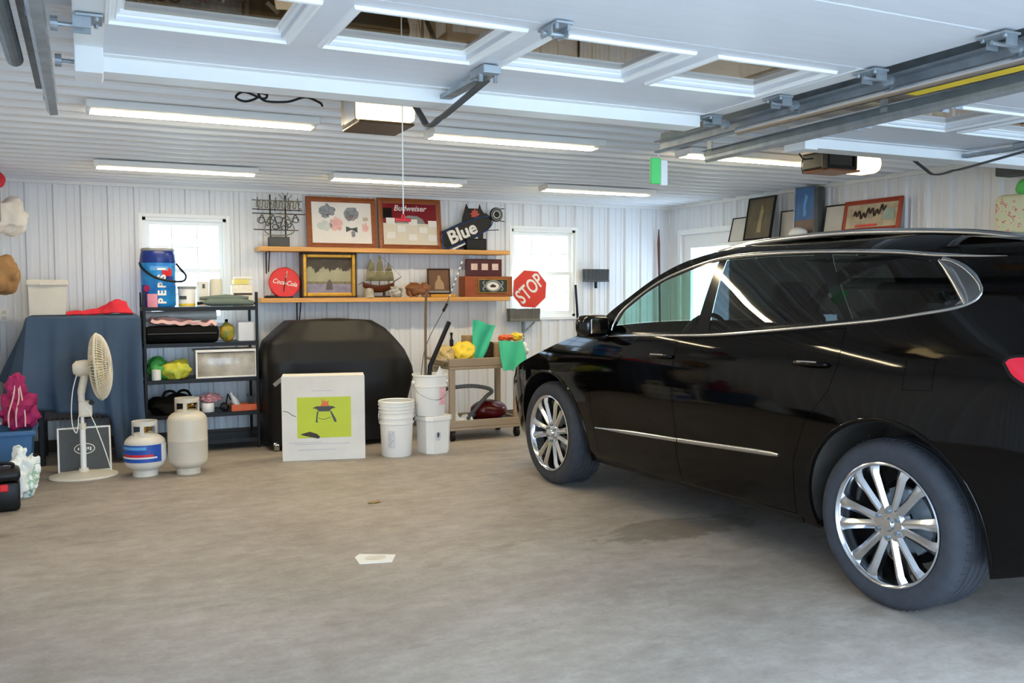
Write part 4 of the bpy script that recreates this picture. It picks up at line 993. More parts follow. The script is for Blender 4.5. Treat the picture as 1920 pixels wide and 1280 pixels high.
bm = B(); lathe(bm, [(0, 0), (.04, 0), (.042, .09), (0, .10)], (-.02, -.085, 0), 20); obj('tub', bm, 'white_plastic', t, True)
bm = B(); blob(bm, (.735, 8.74, z+.075), (.13, .08, .095), 4, .3, 1, 4, -.78, (0, -.15, 0)); wrinkle(bm, .012, 16); tag(obj('charcoal_bag', bm, mat('sack_yellow', '#e0cb3a', .5, var=0, scale=9, col2='#9fc04a'), None, True), 'yellow plastic sack lying beside the green bag on the third shelf', 'bag')
t = thing('clear_bin', 'clear plastic storage box with white rim on the third shelf', 'storage box', (1.165, 8.80, z))
bm = B(); bb(bm, (-.262, -.15, .004), (.262, .16, .235), .012); obj('bin', bm, mat('clear_plastic', '#cfc8ba', .12, var=0, scale=5, col2='#8f867a', bump=.25, bscale=7), t, True)
bm = B()
for a, b in (((-.275, -.165, .24), (.275, -.15, .265)), ((-.275, -.165, 0), (.275, -.15, .016)), ((-.275, -.165, .016), (-.258, -.15, .24)), ((.258, -.165, .016), (.275, -.15, .24)), ((-.275, -.15, .24), (.275, .165, .262))): bb(bm, a, b, .004)
obj('lid_frame', bm, 'white_plastic', t)
z = SZ[1]
t = thing('black_tote_bag', 'black fabric bag with loop handles on the fourth shelf', 'bag', (.70, 8.78, z))
bm = B(); blob(bm, (0, 0, .06), (.22, .13, .11), 4, .35, 4, 4, -.5); wrinkle(bm, .015, 12); obj('body', bm, 'black_matte', t, True)
for x in (-.02, .1): bm = B(); tube(bm, spline([(x-.08, -.03, .12), (x-.05, -.03, .20), (x+.02, -.03, .205), (x+.06, -.03, .14)], 5), .012, 8); obj('handle', bm, 'black_matte', t, True)
t = thing('paper_roll', 'white roll with pink wrapper on the fourth shelf', 'roll', (1.0, 8.74, z))
bm = B(); lathe(bm, [(.02, 0), (.055, 0), (.058, .004), (.058, .08), (.055, .085), (.02, .085)], seg=28); obj('roll', bm, 'white_plastic', t, True)
bm = B(); blob(bm, (.03, .03, .125), (.095, .08, .04), 6, .4, 3, 4); obj('wrapper', bm, mat('pink_film', '#dda0a8', .4, var=.2, scale=20), t, True)
t = thing('parts_tray', 'orange cardboard tray of small tools on the fourth shelf', 'tray', (1.335, 8.74, z))
bm = B()
for a, b in (((-.13, -.075, 0), (.13, .075, .006)), ((-.13, -.075, .006), (.13, -.07, .06)), ((-.13, .07, .006), (.13, .075, .06)), ((-.13, -.07, .006), (-.125, .07, .06)), ((.125, -.07, .006), (.13, .07, .06))): bb(bm, a, b)
obj('tray', bm, 'orange', t)
for lab, nm, fn, m in (('small black pliers standing in the orange tray', 'pliers', lambda b: (tube(b, [(1.42, 8.74, z+.01), (1.40, 8.74, z+.1), (1.36, 8.74, z+.15)], [.016, .014, .01], 8), tube(b, [(1.38, 8.75, z+.01), (1.40, 8.75, z+.1), (1.43, 8.75, z+.14)], [.014, .012, .008], 8)), 'dark_grey'),
    ('white spray bottle lying in the orange tray', 'spray_bottle', lambda b: tube(b, [(1.28, 8.75, z+.02), (1.24, 8.75, z+.10), (1.22, 8.75, z+.14), (1.21, 8.75, z+.17)], [.03, .032, .014, .012], 12), 'white_plastic'),
    ('black hand clamp left of the orange tray', 'hand_clamp', lambda b: (blob(b, (1.15, 8.73, z+.035), (.04, .03, .045), 6, .4, 2, 3, -.75), cyl(b, (1.16, 8.73, z+.05), (1.18, 8.73, z+.16), .007, 6), cyl(b, (1.18, 8.73, z+.16), (1.205, 8.73, z+.10), .006, 6)), 'black_plastic')):
    bm = B(); fn(bm); tag(obj(nm, bm, m, None, True), lab, nm.split('_')[-1])
# ------------------------------------------------------------------ covered grill, boxes, buckets
t = thing('grill', 'gas grill under a black fabric cover behind the white box', 'grill', (2.17, 8.6, 0))
def sil(z, tab):
    for (a, p), (b, q) in zip(tab, tab[1:]):
        if z <= b: return p+(q-p)*(z-a)/(b-a)
    return tab[-1][1]
LT = [(.05, -.69), (.35, -.695), (.80, -.695), (.88, -.69), (1.0, -.66), (1.12, -.52), (1.19, -.44)]
RT = [(.05, .60), (.35, .66), (.66, .74), (.74, .73), (.90, .66), (1.03, .56), (1.11, .48), (1.19, .36)]
FT = [(.05, -.30), (.60, -.33), (.82, -.32), (1.0, -.26), (1.19, -.14)]
BT = [(.05, .36), (.8, .36), (1.19, .26)]
def gp(u, v):
    if v > .86:
        k = (1-v)/.14; z = 1.19+.02*(1-k)
    else: k = 1; z = .05+1.14*(v/.86)
    l, r, f, b = sil(z, LT), sil(z, RT), sil(z, FT), sil(z, BT); a = 2*PI*u; cx, cy = (l+r)/2, (f+b)/2
    c, s_ = math.cos(a), math.sin(a); e = .30
    x = cx+(r-l)/2*math.copysign(abs(c)**e, c)*k; y = cy+(b-f)/2*math.copysign(abs(s_)**e, s_)*k
    n = noise.noise(Vector((x*3.2, y*3.2, z*2.4)))*.026+noise.noise(Vector((x*11, y*11, z*4)))*.010
    return Vector((x+n*math.copysign(1, c)*.3, y+n*math.copysign(1, s_), z+n*.3))
bm = B(); sheet(bm, 128, 64, gp, wrap=True)
bmesh.ops.remove_doubles(bm, verts=bm.verts, dist=1e-4); obj('cover', bm, mat('cover_black', '#0e0d0c', .5, var=.2, scale=4, bump=.12, bscale=150, spec=.4), t, True)
bm = B(); box(bm, (-.60, -.36, .66), (.13, .01, .035), (0, math.radians(-38), 0)); obj('strap', bm, 'grey', t)
bm = B(); bb(bm, (-.68, -.24, .08), (.56, .30, .13)); bb(bm, (-.66, -.22, .13), (.54, .28, .8)); obj('cart_body', bm, 'black_matte', t)
for x in (-.62, .53):
    bm = B(); cyl(bm, (x-.02, -.26, .036), (x+.02, -.26, .036), .036, 20); box(bm, (x, -.25, .065), (.055, .05, .035), bev=.006); obj('caster', bm, 'satin', t, True)
    bm = B(); cyl(bm, (x-.02, .28, .036), (x+.02, .28, .036), .036, 20); obj('caster', bm, 'black_plastic', t, True)
# white carton with the fire pit picture
t = thing('fire_pit_box', 'worn white carton with lime green fire pit picture in front of the black cover', 'box', (1.84, 7.70, 0), math.radians(-14))
bm = B(); bb(bm, (-.355, 0, 0), (.355, .22, .735), .006); obj('carton', bm, 'box_white', t)
bm = B(); box(bm, (0, .11, .738), (.70, .22, .006), (math.radians(1), 0, 0)); obj('top_flap', bm, 'paper', t)
bm = B(); bb(bm, (-.225, -.003, .20), (.235, -.0005, .555)); pic = obj('picture', bm, 'lime', t)
bm = B(); P = lambda u, v, w: (u, -.0035-w, v)
prism(bm, [(-.095, .46), (-.06, .475), (.075, .475), (.105, .46), (.07, .452), (.05, .43), (-.04, .43), (-.06, .452)], .002, P)
for x0, x1 in ((-.05, -.075), (.06, .085)): prism(bm, [(x0-.006, .43), (x0+.006, .43), (x1+.02, .36), (x1+.026, .335), (x1+.006, .335)], .002, P)
tube(bm, spline([(-.05, -.0045, .375), (.0, -.0045, .36), (.06, -.0045, .378)], 4), .002, 5); obj('fire_bowl_print', bm, 'dark_grey', pic)
bm = B(); prism(bm, [(-.03, .475), (-.012, .50), (-.02, .545), (.0, .515), (.012, .535), (.018, .51), (.045, .525), (.04, .495), (.05, .475)], .002, P); obj('flame_print', bm, mat('flame', '#e0703a', .5), pic)
bm = B(); prism(bm, [(-.20, .235), (-.12, .255), (-.06, .235), (-.03, .205), (-.05, .192), (-.10, .205), (-.17, .222)], .002, P); obj('torn_patch', bm, 'dark_brown', t)
bm = B(); tube(bm, spline([(-.345, -.002, .44), (-.30, -.002, .43), (-.27, -.002, .405), (-.235, -.002, .39)], 5), .0025, 5); obj('pen_scrawl', bm, 'dark_grey', t)
for x0, x1, zz in ((-.10, .08, .61), (-.30, -.02, .16), (-.25, .22, .145), (-.22, .1, .095)): bm = B(); box(bm, ((x0+x1)/2, -.001, zz), (x1-x0, .001, .006)); obj('print_line', bm, mat('pale_print', '#c3bfc6', .7), t)
def bucket(label, loc, r0, r1, h, ribsz, bail=True, m='white_plastic', lid=False):
    t = thing('bucket', label, 'bucket', loc); bm = B()
    pr = [(0, 0), (r0-.006, 0), (r0, .008)]
    for z in ribsz:
        rr = r0+(r1-r0)*z/h; pr += [(rr, z-.012), (rr+.009, z-.008), (rr+.009, z+.004), (rr, z+.008)]
    pr += [(r1, h-.02), (r1+.010, h-.016), (r1+.010, h), (r1-.002, h), (r0-.004, .012), (0, .012)]
    lathe(bm, pr, seg=44); obj('pail', bm, m, t, True, angle=50)
    if bail:
        zz = h*.80; rr = r1+.012
        bm = B(); tube(bm, spline([(rr, 0, zz), (rr*.86, -rr*.55, zz-.09), (0, -rr*1.02, zz-.15), (-rr*.86, -rr*.55, zz-.09), (-rr, 0, zz)], 6), .003, 6); obj('bail', bm, 'satin', t, True)
        for s in (-1, 1): bm = B(); cyl(bm, (s*(rr-.014), 0, zz), (s*(rr+.008), 0, zz), .016, 10); obj('bail_ear', bm, m, t)
    return t
t = bucket('white round bucket, two nested, on the floor right of the white carton', (2.487, 7.66, 0), .135, .153, .47, (.30, .35, .40, .43), False)
bm = B(); lathe(bm, [(.150, .468), (.160, .472), (.163, .49), (.155, .498), (.147, .49)], seg=44); obj('inner_rim', bm, 'white_plastic', t, True)
for s in (-1, 1): bm = B(); tube(bm, spline([(s*.155, 0, .42), (s*.172, -.02, .36), (s*.165, -.03, .30)], 4), .004, 6); obj('bail', bm, 'satin', t, True)
bm = B(); lathe(bm, [(.1475, .09), (.1485, .24)], seg=8, a0=math.radians(222), a1=math.radians(246)); obj('printed_label', bm, mat('faint_print', '#c8c8cc', .6, var=.25, scale=60), t)
t = thing('bucket', 'white square pail with lid underneath the bucket of sticks', 'bucket', (2.84, 7.66, 0), math.radians(12))
bm = B()
def sq(w, z, ch): return [bm.verts.new((x, y, z)) for x, y in ((-w+ch, -w), (w-ch, -w), (w, -w+ch), (w, w-ch), (w-ch, w), (-w+ch, w), (-w, w-ch), (-w, -w+ch))]
L = [sq(.118, 0, .05), sq(.122, .01, .05), sq(.132, .30, .05)]
for A, C in zip(L, L[1:]):
    for k in range(8): bm.faces.new((A[k], A[(k+1) % 8], C[(k+1) % 8], C[k]))
bm.faces.new(L[0][::-1]); bm.faces.new(L[-1]); obj('pail', bm, 'white_plastic', t)
bm = B(); L = [sq(.136, .30, .05), sq(.142, .305, .05), sq(.142, .335, .05), sq(.134, .345, .05)]
for A, C in zip(L, L[1:]):
    for k in range(8): bm.faces.new((A[k], A[(k+1) % 8], C[(k+1) % 8], C[k]))
bm.faces.new(L[0][::-1]); bm.faces.new(L[-1]); obj('lid', bm, 'white_plastic', t)
bm = B(); lathe(bm, [(0, .001), (.03, .001), (.031, 0)], seg=24, sy=1.6, mat4=Matrix.Translation((-.03, -.1275, .17)) @ Matrix.Rotation(PI/2, 4, 'X')); obj('label', bm, mat('label_grey', '#d2d4d8', .6), t)
bm = B(); blob(bm, (-.03, -.129, .175), (.012, .002, .026), 4, .4, 2, 2); obj('label_print', bm, 'dark_grey', t)
t = bucket('white round bucket with pink print holding sticks, standing on the square pail', (2.805, 7.65, .347), .132, .153, .375, (.27,), True)
bm = B(); lathe(bm, [(.1475, .10), (.1565, .255)], seg=8, a0=math.radians(285), a1=math.radians(318)); obj('printed_label', bm, mat('pink_print', '#efb9bd', .6, var=.15, scale=50), t)
bm = B(); sheet(bm, 8, 6, lambda u, v: Vector((.0+.07*u, -.145-.02*math.sin(u*3), .37+.09*v*(1-abs(2*u-1))))); solidify(bm, .004); obj('bag_corner', bm, 'paper', t)
bm = B(); tube(bm, [(2.765, 7.66, .365), (2.775, 7.665, 1.30), (2.785, 7.67, 1.475)], [.012, .012, .011], 10); tag(obj('broom_handle', bm, mat('weathered_wood', '#6e5c49', .7, var=.2), None, True), 'upright brown wooden handle standing in the top bucket', 'handle')
bm = B(); tube(bm, [(2.77, 7.63, .37), (2.80, 7.63, .79), (2.99, 7.63, 1.19)], [.02, .021, .021], 12); tag(obj('black_pipe', bm, 'black_plastic', None, True), 'thick black pipe leaning in the top bucket', 'pipe')
t = thing('fishing_rod', 'thin fishing rod slanting up from the top bucket past the wooden shelf', 'fishing rod', (2.71, 7.69, .37))
bm = B(); pts = spline([(0, 0, 0), (.04, 0, .45), (.10, 0, .66), (.27, 0, .955)], 6); tube(bm, pts, .0035, 6); tube(bm, [(.27, 0, .955), (.45, 0, 1.40)], [.005, .003], 6); obj('blank', bm, 'dark_grey', t, True)
bm = B(); cyl(bm, (.245, 0, .915), (.285, 0, .985), .013, 8); obj('grip', bm, 'black_plastic', t)
for k in range(7): bm = B(); p = Vector((.31+.02*k, 0, 1.05+.05*k)); cyl(bm, p, p+Vector((.009, 0, .022)), .0062, 6); obj('thread_wrap', bm, 'white_plastic', t)

# ------------------------------------------------------------------ tan utility cart and its load
t = thing('utility_cart', 'tan plastic two-tier utility cart between the buckets and the car', 'cart', (3.56, 8.36, 0))
for z0, z1 in ((.70, .81), (.10, .20)):
    bm = B(); bb(bm, (-.38, -.26, z0), (.38, .26, z0+.03), .008)
    for a, b in (((-.38, -.26, z0+.03), (.38, -.235, z1)), ((-.38, .235, z0+.03), (.38, .26, z1)), ((-.38, -.235, z0+.03), (-.355, .235, z1)), ((.355, -.235, z0+.03), (.38, .235, z1))): bb(bm, a, b, .006)
    obj('tray', bm, 'tan_plastic', t)
for x in (-.35, .35):
    for y in (-.23, .23):
        bm = B(); box(bm, (x, y, .45), (.06, .05, .52), bev=.01); obj('leg', bm, 'tan_plastic', t)
        bm = B(); cyl(bm, (x-.018, y-.0, .045), (x+.018, y, .045), .045, 20); box(bm, (x, y, .085), (.05, .05, .04), bev=.006); obj('caster', bm, 'black_plastic', t, True)
bm = B(); tube(bm, spline([(-.38, -.2, .78), (-.46, -.18, .80), (-.46, .18, .80), (-.38, .2, .78)], 5), .016, 10); obj('push_handle', bm, 'tan_plastic', t, True)
zc_ = .732
t = thing('towel_pack', 'tan and yellow plastic bag of cloths at the left end of the cart', 'bag', (3.30, 8.30, zc_))
bm = B(); blob(bm, (-.085, 0, .09), (.12, .12, .11), 4, .25, 2, 4, -.82); wrinkle(bm, .012, 14); obj('clear_end', bm, mat('tan_film', '#b7a06a', .3, var=.25, scale=14), t, True)
bm = B(); blob(bm, (.06, -.07, .115), (.125, .125, .125), 2.6, .4, 6, 4, -.7, (.0, .35, 0)); obj('yellow_end', bm, 'yellow', t, True)
bm = B(); lathe(bm, [(0, 0), (.02, 0), (.02, .24), (.010, .26), (.010, .29), (.014, .295), (.014, .32), (0, .32)], (3.335, 8.45, zc_), 16); tag(obj('spray_bottle', bm, 'black_plastic', None, True), 'small black bottle standing behind the yellow bag on the cart', 'bottle')
def teal_sheet(name, pts, lab, th=.012):
    bm = B(); sheet(bm, 14, 14, lambda u, v: (Vector(pts[0]).lerp(Vector(pts[1]), u)).lerp(Vector(pts[3]).lerp(Vector(pts[2]), u), v)+Vector((0, .012*math.sin(u*9+v*4), .006*math.sin(u*7)))); solidify(bm, th)
    tag(obj(name, bm, 'teal', None, True), lab, 'cloth')
bm = B(); bb(bm, (3.46, 8.33, zc_), (3.64, 8.50, 1.02), .005); tag(obj('carton', bm, 'cardboard'), 'open brown carton behind the taller teal cloth on the cart', 'box')
bm = B(); bb(bm, (3.645, 8.29, zc_), (3.725, 8.42, .955), .005); tag(obj('dark_box', bm, 'dark_brown'), 'small dark brown box between the two teal cloths', 'box')
teal_sheet('teal_cloth', [(3.50, 8.28, 1.185), (3.76, 8.30, 1.115), (3.60, 8.26, .80), (3.49, 8.26, .775)], 'taller teal cloth draped over the carton in the middle of the cart')
teal_sheet('teal_cloth', [(3.72, 8.14, .965), (3.99, 8.14, .96), (3.985, 8.025, .67), (3.715, 8.03, .68)], 'wide teal cloth hanging over the front right edge of the cart')
bm = B(); bb(bm, (3.73, 8.21, zc_), (3.94, 8.42, .945), .006); tag(obj('carton', bm, 'cardboard'), 'brown carton under the wide teal cloth at the right end of the cart', 'box')
for lab, nm, c, s, m, cat in (('red and yellow rag on top of the wide teal cloth', 'rag', (3.86, 8.28, .99), (.075, .06, .035), 'orange', 'cloth'), ('bright yellow sponge at the right on the teal covered carton', 'sponge', (3.99, 8.30, 1.0), (.07, .06, .045), 'yellow', 'sponge')):
    bm = B(); blob(bm, c, s, 5, .35, 3, 4); wrinkle(bm, .01, 25); tag(obj(nm, bm, m, None, True), lab, cat)
bm = B(); blob(bm, (4.03, 8.28, .84), (.075, .09, .12), 4, .35, 6, 4, -.95); wrinkle(bm, .02, 12); tag(obj('plastic_bag', bm, mat('white_film', '#e6e6e2', .35), None, True), 'white plastic bag hanging at the right end of the cart next to the car bonnet', 'bag')
t = thing('vacuum_cleaner', 'dark red canister vacuum on the lower tier of the cart', 'vacuum', (3.70, 8.33, .131))
bm = B(); blob(bm, (0, 0, .125), (.20, .14, .11), 2, .12, 5, 4, -.9); obj('body', bm, mat('vacuum_red', '#560d10', .25, var=.1), t, True)
bm = B(); bb(bm, (-.22, -.16, 0), (.24, .16, .05), .02); obj('bumper', bm, 'black_plastic', t)
bm = B(); pts = spline([(-.18, -.04, .10), (-.30, -.10, .03), (-.22, -.14, .16), (-.10, -.14, .28), (-.03, -.13, .33), (-.08, -.12, .365), (-.22, -.10, .39), (-.36, -.06, .385), (-.50, .0, .36)], 8)
tube(bm, pts, [.018+.003*(k % 2) for k in range(len(pts))], 10); obj('hose', bm, mat('hose_grey', '#55585a', .45), t, True)
bm = B(); sheet(bm, 22, 14, lambda u, v: Vector((3.235+.24*u, 8.14+.2*v, .15+.10*(noise.noise(Vector((u*5, v*5, 3)))+.6)*min(1, 5*min(u, 1-u, v, 1-v))))); solidify(bm, .008)
tag(obj('white_rag', bm, 'paper', None, True), 'crumpled white rag on the lower tier of the cart beside the vacuum', 'cloth')

# ------------------------------------------------------------------ brooms, sticks and the stop sign on the back wall
t = thing('push_broom', 'grey bristled broom standing upside down under the stop sign', 'broom', (4.50, 9.16, 0))
bm = B(); bb(bm, (-.19, -.05, 1.125), (.19, .05, 1.155), .008); obj('block', bm, mat('bristle_grey', '#77766f', .9, var=.15), t)
bm = B()
for i in range(34):
    for j in range(5): x, y = -.18+.36*i/33, -.04+.02*j; cyl(bm, (x, y, 1.15), (x*1.06+random.uniform(-.004, .004), y*1.1, 1.272), .0055, 5)
obj('bristles', bm, mat('bristle_grey', '#77766f', .9, var=.15), t, kind='stuff')
bm = B(); cyl(bm, (.0, 0, 0), (0, 0, 1.13), .012, 12); obj('handle', bm, 'satin', t, True)
bm = B(); cyl(bm, (0, -.0, 1.0), (.0, 0, 1.12), .022, 12); cyl(bm, (.0, 0, 1.0), (.13, -.02, 1.115), .01, 8); obj('brace', bm, 'galv_dark', t)
t = thing('stop_sign', 'red octagonal stop sign tilted in front of the right window', 'sign', (4.585, 9.17, 1.492))
a8 = [PI/8+k*PI/4 for k in range(8)]; RT_ = Matrix.Rotation(math.radians(-41), 4, 'Y')
def octo(name, r, y, th, m, hole=None):
    bm = B(); prism(bm, [(r*math.cos(a), r*math.sin(a)) for a in a8], th, lambda u, v, w: RT_ @ Vector((u, y-w, v))); return obj(name, bm, m, t)
octo('border', .232, .004, .004, 'paper'); octo('face', .222, 0, .002, mat('sign_red', '#d9402f', .4, var=.04))
text('lettering', 'STOP', .165, 'paper', t, RT_ @ Matrix.Translation((0, -.003, 0)) @ FRONT @ Matrix.Diagonal((.95, 1.45, 1, 1)), .001, 0, .003, 1.0)
bm = B(); tube(bm, [(5.245, 9.20, 0), (5.235, 9.20, 1.1), (5.20, 9.20, 1.54)], .015, 10); tag(obj('black_stick', bm, 'black_plastic', None, True), 'thin black stick leaning on the back wall right of the window', 'stick')
t = thing('push_broom', 'push broom with dark grey head stood upside down right of the window', 'broom', (5.46, 9.17, 0))
bm = B(); bb(bm, (-.16, -.045, 1.575), (.16, .045, 1.60), .008); obj('block', bm, 'dark_grey', t)
bm = B()
for i in range(30):
    for j in range(5): x, y = -.15+.30*i/29, -.036+.018*j; cyl(bm, (x, y, 1.595), (x*1.05+random.uniform(-.004, .004), y*1.1, 1.725), .0055, 5)
obj('bristles', bm, 'dark_grey', t, kind='stuff')
bm = B(); cyl(bm, (0, 0, 0), (0, 0, 1.54), .012, 12); obj('handle', bm, 'white_plastic', t, True)
bm = B(); cyl(bm, (0, 0, 1.50), (0, 0, 1.58), .018, 12); obj('ferrule', bm, 'black_plastic', t, True)
bm = B(); tube(bm, [(6.40, 9.17, 0), (6.385, 9.2, 1.6), (6.38, 9.21, 2.05), (6.38, 9.21, 2.22)], [.013, .013, .018, .006], 8); tag(obj('rake_handle', bm, 'walnut', None, True), 'slim brown pole leaning in the back right corner', 'pole')

# ------------------------------------------------------------------ two pine wall shelves with bar signs
for z, lab in ((1.915, 'upper long pine wall shelf carrying the bar signs'), (1.408, 'lower long pine wall shelf carrying the ship model')):
    t = thing('wall_shelf', lab, 'shelf', (2.89, 9.25, z), group='pine wall shelves')
    bm = B(); bb(bm, (-1.35, -.30, -.045), (1.345, -.002, 0), .004); obj('plank', bm, 'pine', t)
    for x in ((-.94,) if z < 1.6 else (-1.24,)):
        bm = B(); bb(bm, (x-.006, -.010, -.26), (x+.006, -.003, -.045)); bb(bm, (x-.006, -.22, -.052), (x+.006, -.010, -.045))
        p, q = Vector((x, -.20, -.05)), Vector((x+.02, -.015, -.24)); tube(bm, [p, q], .006, 8); obj('bracket', bm, 'black_plastic', t)
ZU, ZL = 1.916, 1.409
def framed(name, lab, cat, x0, x1, z, h, fw, fm, lean=7, y=9.10, depth=.03, rz=0, wall='back', pm='paper'):
    w = x1-x0; t = thing(name, lab, cat, ((x0+x1)/2, y, z), rz); t.rotation_euler = (math.radians(-lean), 0, rz)
    bm = B()
    o4 = [(-w/2, 0), (w/2, 0), (w/2, h), (-w/2, h)]; i4 = [(-w/2+fw, fw), (w/2-fw, fw), (w/2-fw, h-fw), (-w/2+fw, h-fw)]
    def ring(P, yy): return [bm.verts.new((a, yy, b)) for a, b in P]
    m4 = [((a[0]*.4+b[0]*.6), (a[1]*.4+b[1]*.6)) for a, b in zip(o4, i4)]
    rs = [ring(o4, depth/2), ring(o4, -depth/2+.004), ring(m4, -depth/2-.004), ring(i4, -depth/2+.006), ring(i4, depth/2)]
    for A, C in zip(rs, rs[1:]):
        for k in range(4): bm.faces.new((A[k], A[(k+1) % 4], C[(k+1) % 4], C[k]))
    A, C = rs[-1], rs[0]
    for k in range(4): bm.faces.new((A[k], A[(k+1) % 4], C[(k+1) % 4], C[k]))
    obj('frame', bm, fm, t)
    bm = B(); bb(bm, (-w/2+fw-.002, -.001, fw-.002), (w/2-fw+.002, depth/2-.002, h-fw+.002)); p = obj('picture', bm, pm, t)
    return t, p, w
def patch(par, poly, m, y=-.003, th=.0015, name='print'):
    bm = B(); prism(bm, poly, th, lambda u, v, w: (u, y-w, v)); return obj(name, bm, m, par)
def circ(cx, cy, r, n=18, sy=1, wob=0, seed=0): return [(cx+(r+wob*noise.noise(Vector((k*.9, seed, 0))))*math.cos(2*PI*k/n), cy+(r+wob*noise.noise(Vector((k*.9, seed, 0))))*sy*math.sin(2*PI*k/n)) for k in range(n)]
def rect(x0, z0, x1, z1): return [(x0, z0), (x1, z0), (x1, z1), (x0, z1)]
# unlit neon sign
t = thing('neon_sign', 'unlit wire framed neon bar sign at the left end of the upper pine shelf', 'neon sign', (1.75, 9.10, ZU))
bm = B(); bb(bm, (-.10, -.06, 0), (.10, .05, .10), .01); obj('transformer', bm, 'dark_grey', t)
for x in (-.075, .075): bm = B(); cyl(bm, (x, .02, .08), (x, .02, .52), .007, 8); obj('upright', bm, 'black_plastic', t)
for z, a, b in ((.46, -.25, .24), (.37, -.25, .24), (.33, -.25, .27), (.17, -.24, .2)): bm = B(); cyl(bm, (a, .01, z), (b, .01, z), .005, 6); obj('frame_wire', bm, 'black_plastic', t)
mat('tube_off', '#7f7c6c', .2, var=.2, scale=25)
bm = B()
for k in range(8):
    x = -.215+.055*k; tube(bm, spline([(x, -.02, .385), (x+.005, -.025, .445), (x+.035, -.02, .44), (x+.03, -.02, .39), (x+.055, -.02, .385)], 4), .006, 6)
tube(bm, [(-.24, -.02, .455), (.22, -.02, .455)], .005, 6); obj('upper_tube', bm, 'tube_off', t, True)
for x in (-.19, -.03, .12, .21): bm = B(); cyl(bm, (x, .015, .36), (x+random.uniform(-.02, .02), .015, .49), .004, 6); obj('frame_wire', bm, 'black_plastic', t)
for a in (-.8, -.3, .35, .9): bm = B(); cyl(bm, (.07, 0, .46), (.07+.09*math.sin(a), 0, .46+.09*math.cos(a)), .003, 5); obj('frame_wire', bm, 'dark_grey', t)
for cx, cz, r in ((-.17, .26, .035), (-.08, .25, .03), (0, .27, .04), (.09, .25, .03), (.17, .27, .03), (-.03, .2, .03), (.06, .19, .03)):
    bm = B(); tube(bm, [(cx+r*math.cos(2*PI*k/18), -.015, cz+r*.8*math.sin(2*PI*k/18)) for k in range(18)], .0055, 6, closed=True); obj('letter_tube', bm, 'dark_grey', t, True)
bm = B(); pts = []
for k in range(60): a = k/59*PI*7; pts.append((-.19+.38*k/59, -.02+.015*math.sin(a*.5), .25+.055*math.sin(a)+.015*math.sin(a*.37)))
tube(bm, spline(pts, 2), .006, 6); obj('script_tube', bm, 'dark_grey', t, True)
bm = B(); tube(bm, spline([(-.14, -.03, .17), (-.09, -.03, .30), (0, -.03, .33), (.09, -.03, .30), (.15, -.03, .17), (.08, -.03, .12), (-.08, -.03, .12)], 6, True), .006, 6, closed=True); obj('border_tube', bm, 'tube_off', t, True)
# framed sketch
t, p, w = framed('framed_sketch', 'wide brown framed sketch print with grey and pink figures on the upper shelf', 'picture', 2.045, 2.775, ZU, .53, .052, 'oak', 7, 9.13)
gp_, pk_ = mat('sketch_grey', '#8a9097', .8, var=.25, scale=25), mat('sketch_pink', '#e3b3b0', .8, var=.15, scale=20)
for q, m in ((circ(.10, .36, .08, 20, .9, .03, 1), gp_), (circ(.10, .33, .032, 16, 1, .01, 2), pk_), (circ(-.15, .39, .085, 20, .7, .05, 5), gp_), (circ(-.06, .25, .07, 18, 1, .03, 7), pk_), (circ(-.18, .23, .08, 18, .6, .04, 3), mat('sketch_pale', '#c9cfc9', .8, var=.15)), (circ(-.17, .33, .04, 16, .5, .03, 9), gp_), (circ(.245, .22, .035, 16, 1.3, .03, 4), pk_), (circ(.25, .31, .03, 14, .8, .02, 8), mat('sketch_tan', '#c8b8a4', .8)), ([(.04, .23), (.04, .17), (.10, .195), (.16, .165), (.16, .225), (.10, .21)], mat('sketch_dark', '#50585a', .8)), (circ(.115, .15, .022, 12, 1.5, .01, 3), gp_)): patch(p, q, m)
# red beer mirror
t, p, w = framed('beer_mirror', 'brown framed red beer mirror with rows of pale cards on the upper shelf', 'mirror', 2.80, 3.505, ZU, .545, .05, 'oak', 7, 9.13, pm='cream_plastic')
patch(p, rect(-.30, .28, .30, .493), mat('beer_red', '#7c1220', .25, var=.1, scale=3)); patch(p, rect(-.30, .33, -.20, .44), 'black_gloss', -.0045)
patch(p, [(-.17, .28), (-.12, .33), (-.02, .365), (.08, .36), (.14, .33), (.17, .28)], 'grey', -.005)
text('lettering', 'Budweiser', .085, 'paper', p, Matrix.Translation((0, -.0055, .44)) @ FRONT, .001, .25, .001)
for cx, cz in ((-.22, .30), (.03, .29), (.25, .28), (-.10, .22), (.14, .21), (.02, .13), (.24, .125), (-.22, .15)): patch(p, rect(cx-.048, cz-.035, cx+.048, cz+.035), 'paper', -.0055, .003, 'card')
patch(p, rect(.02, .315, .11, .345), 'grey', -.0065)
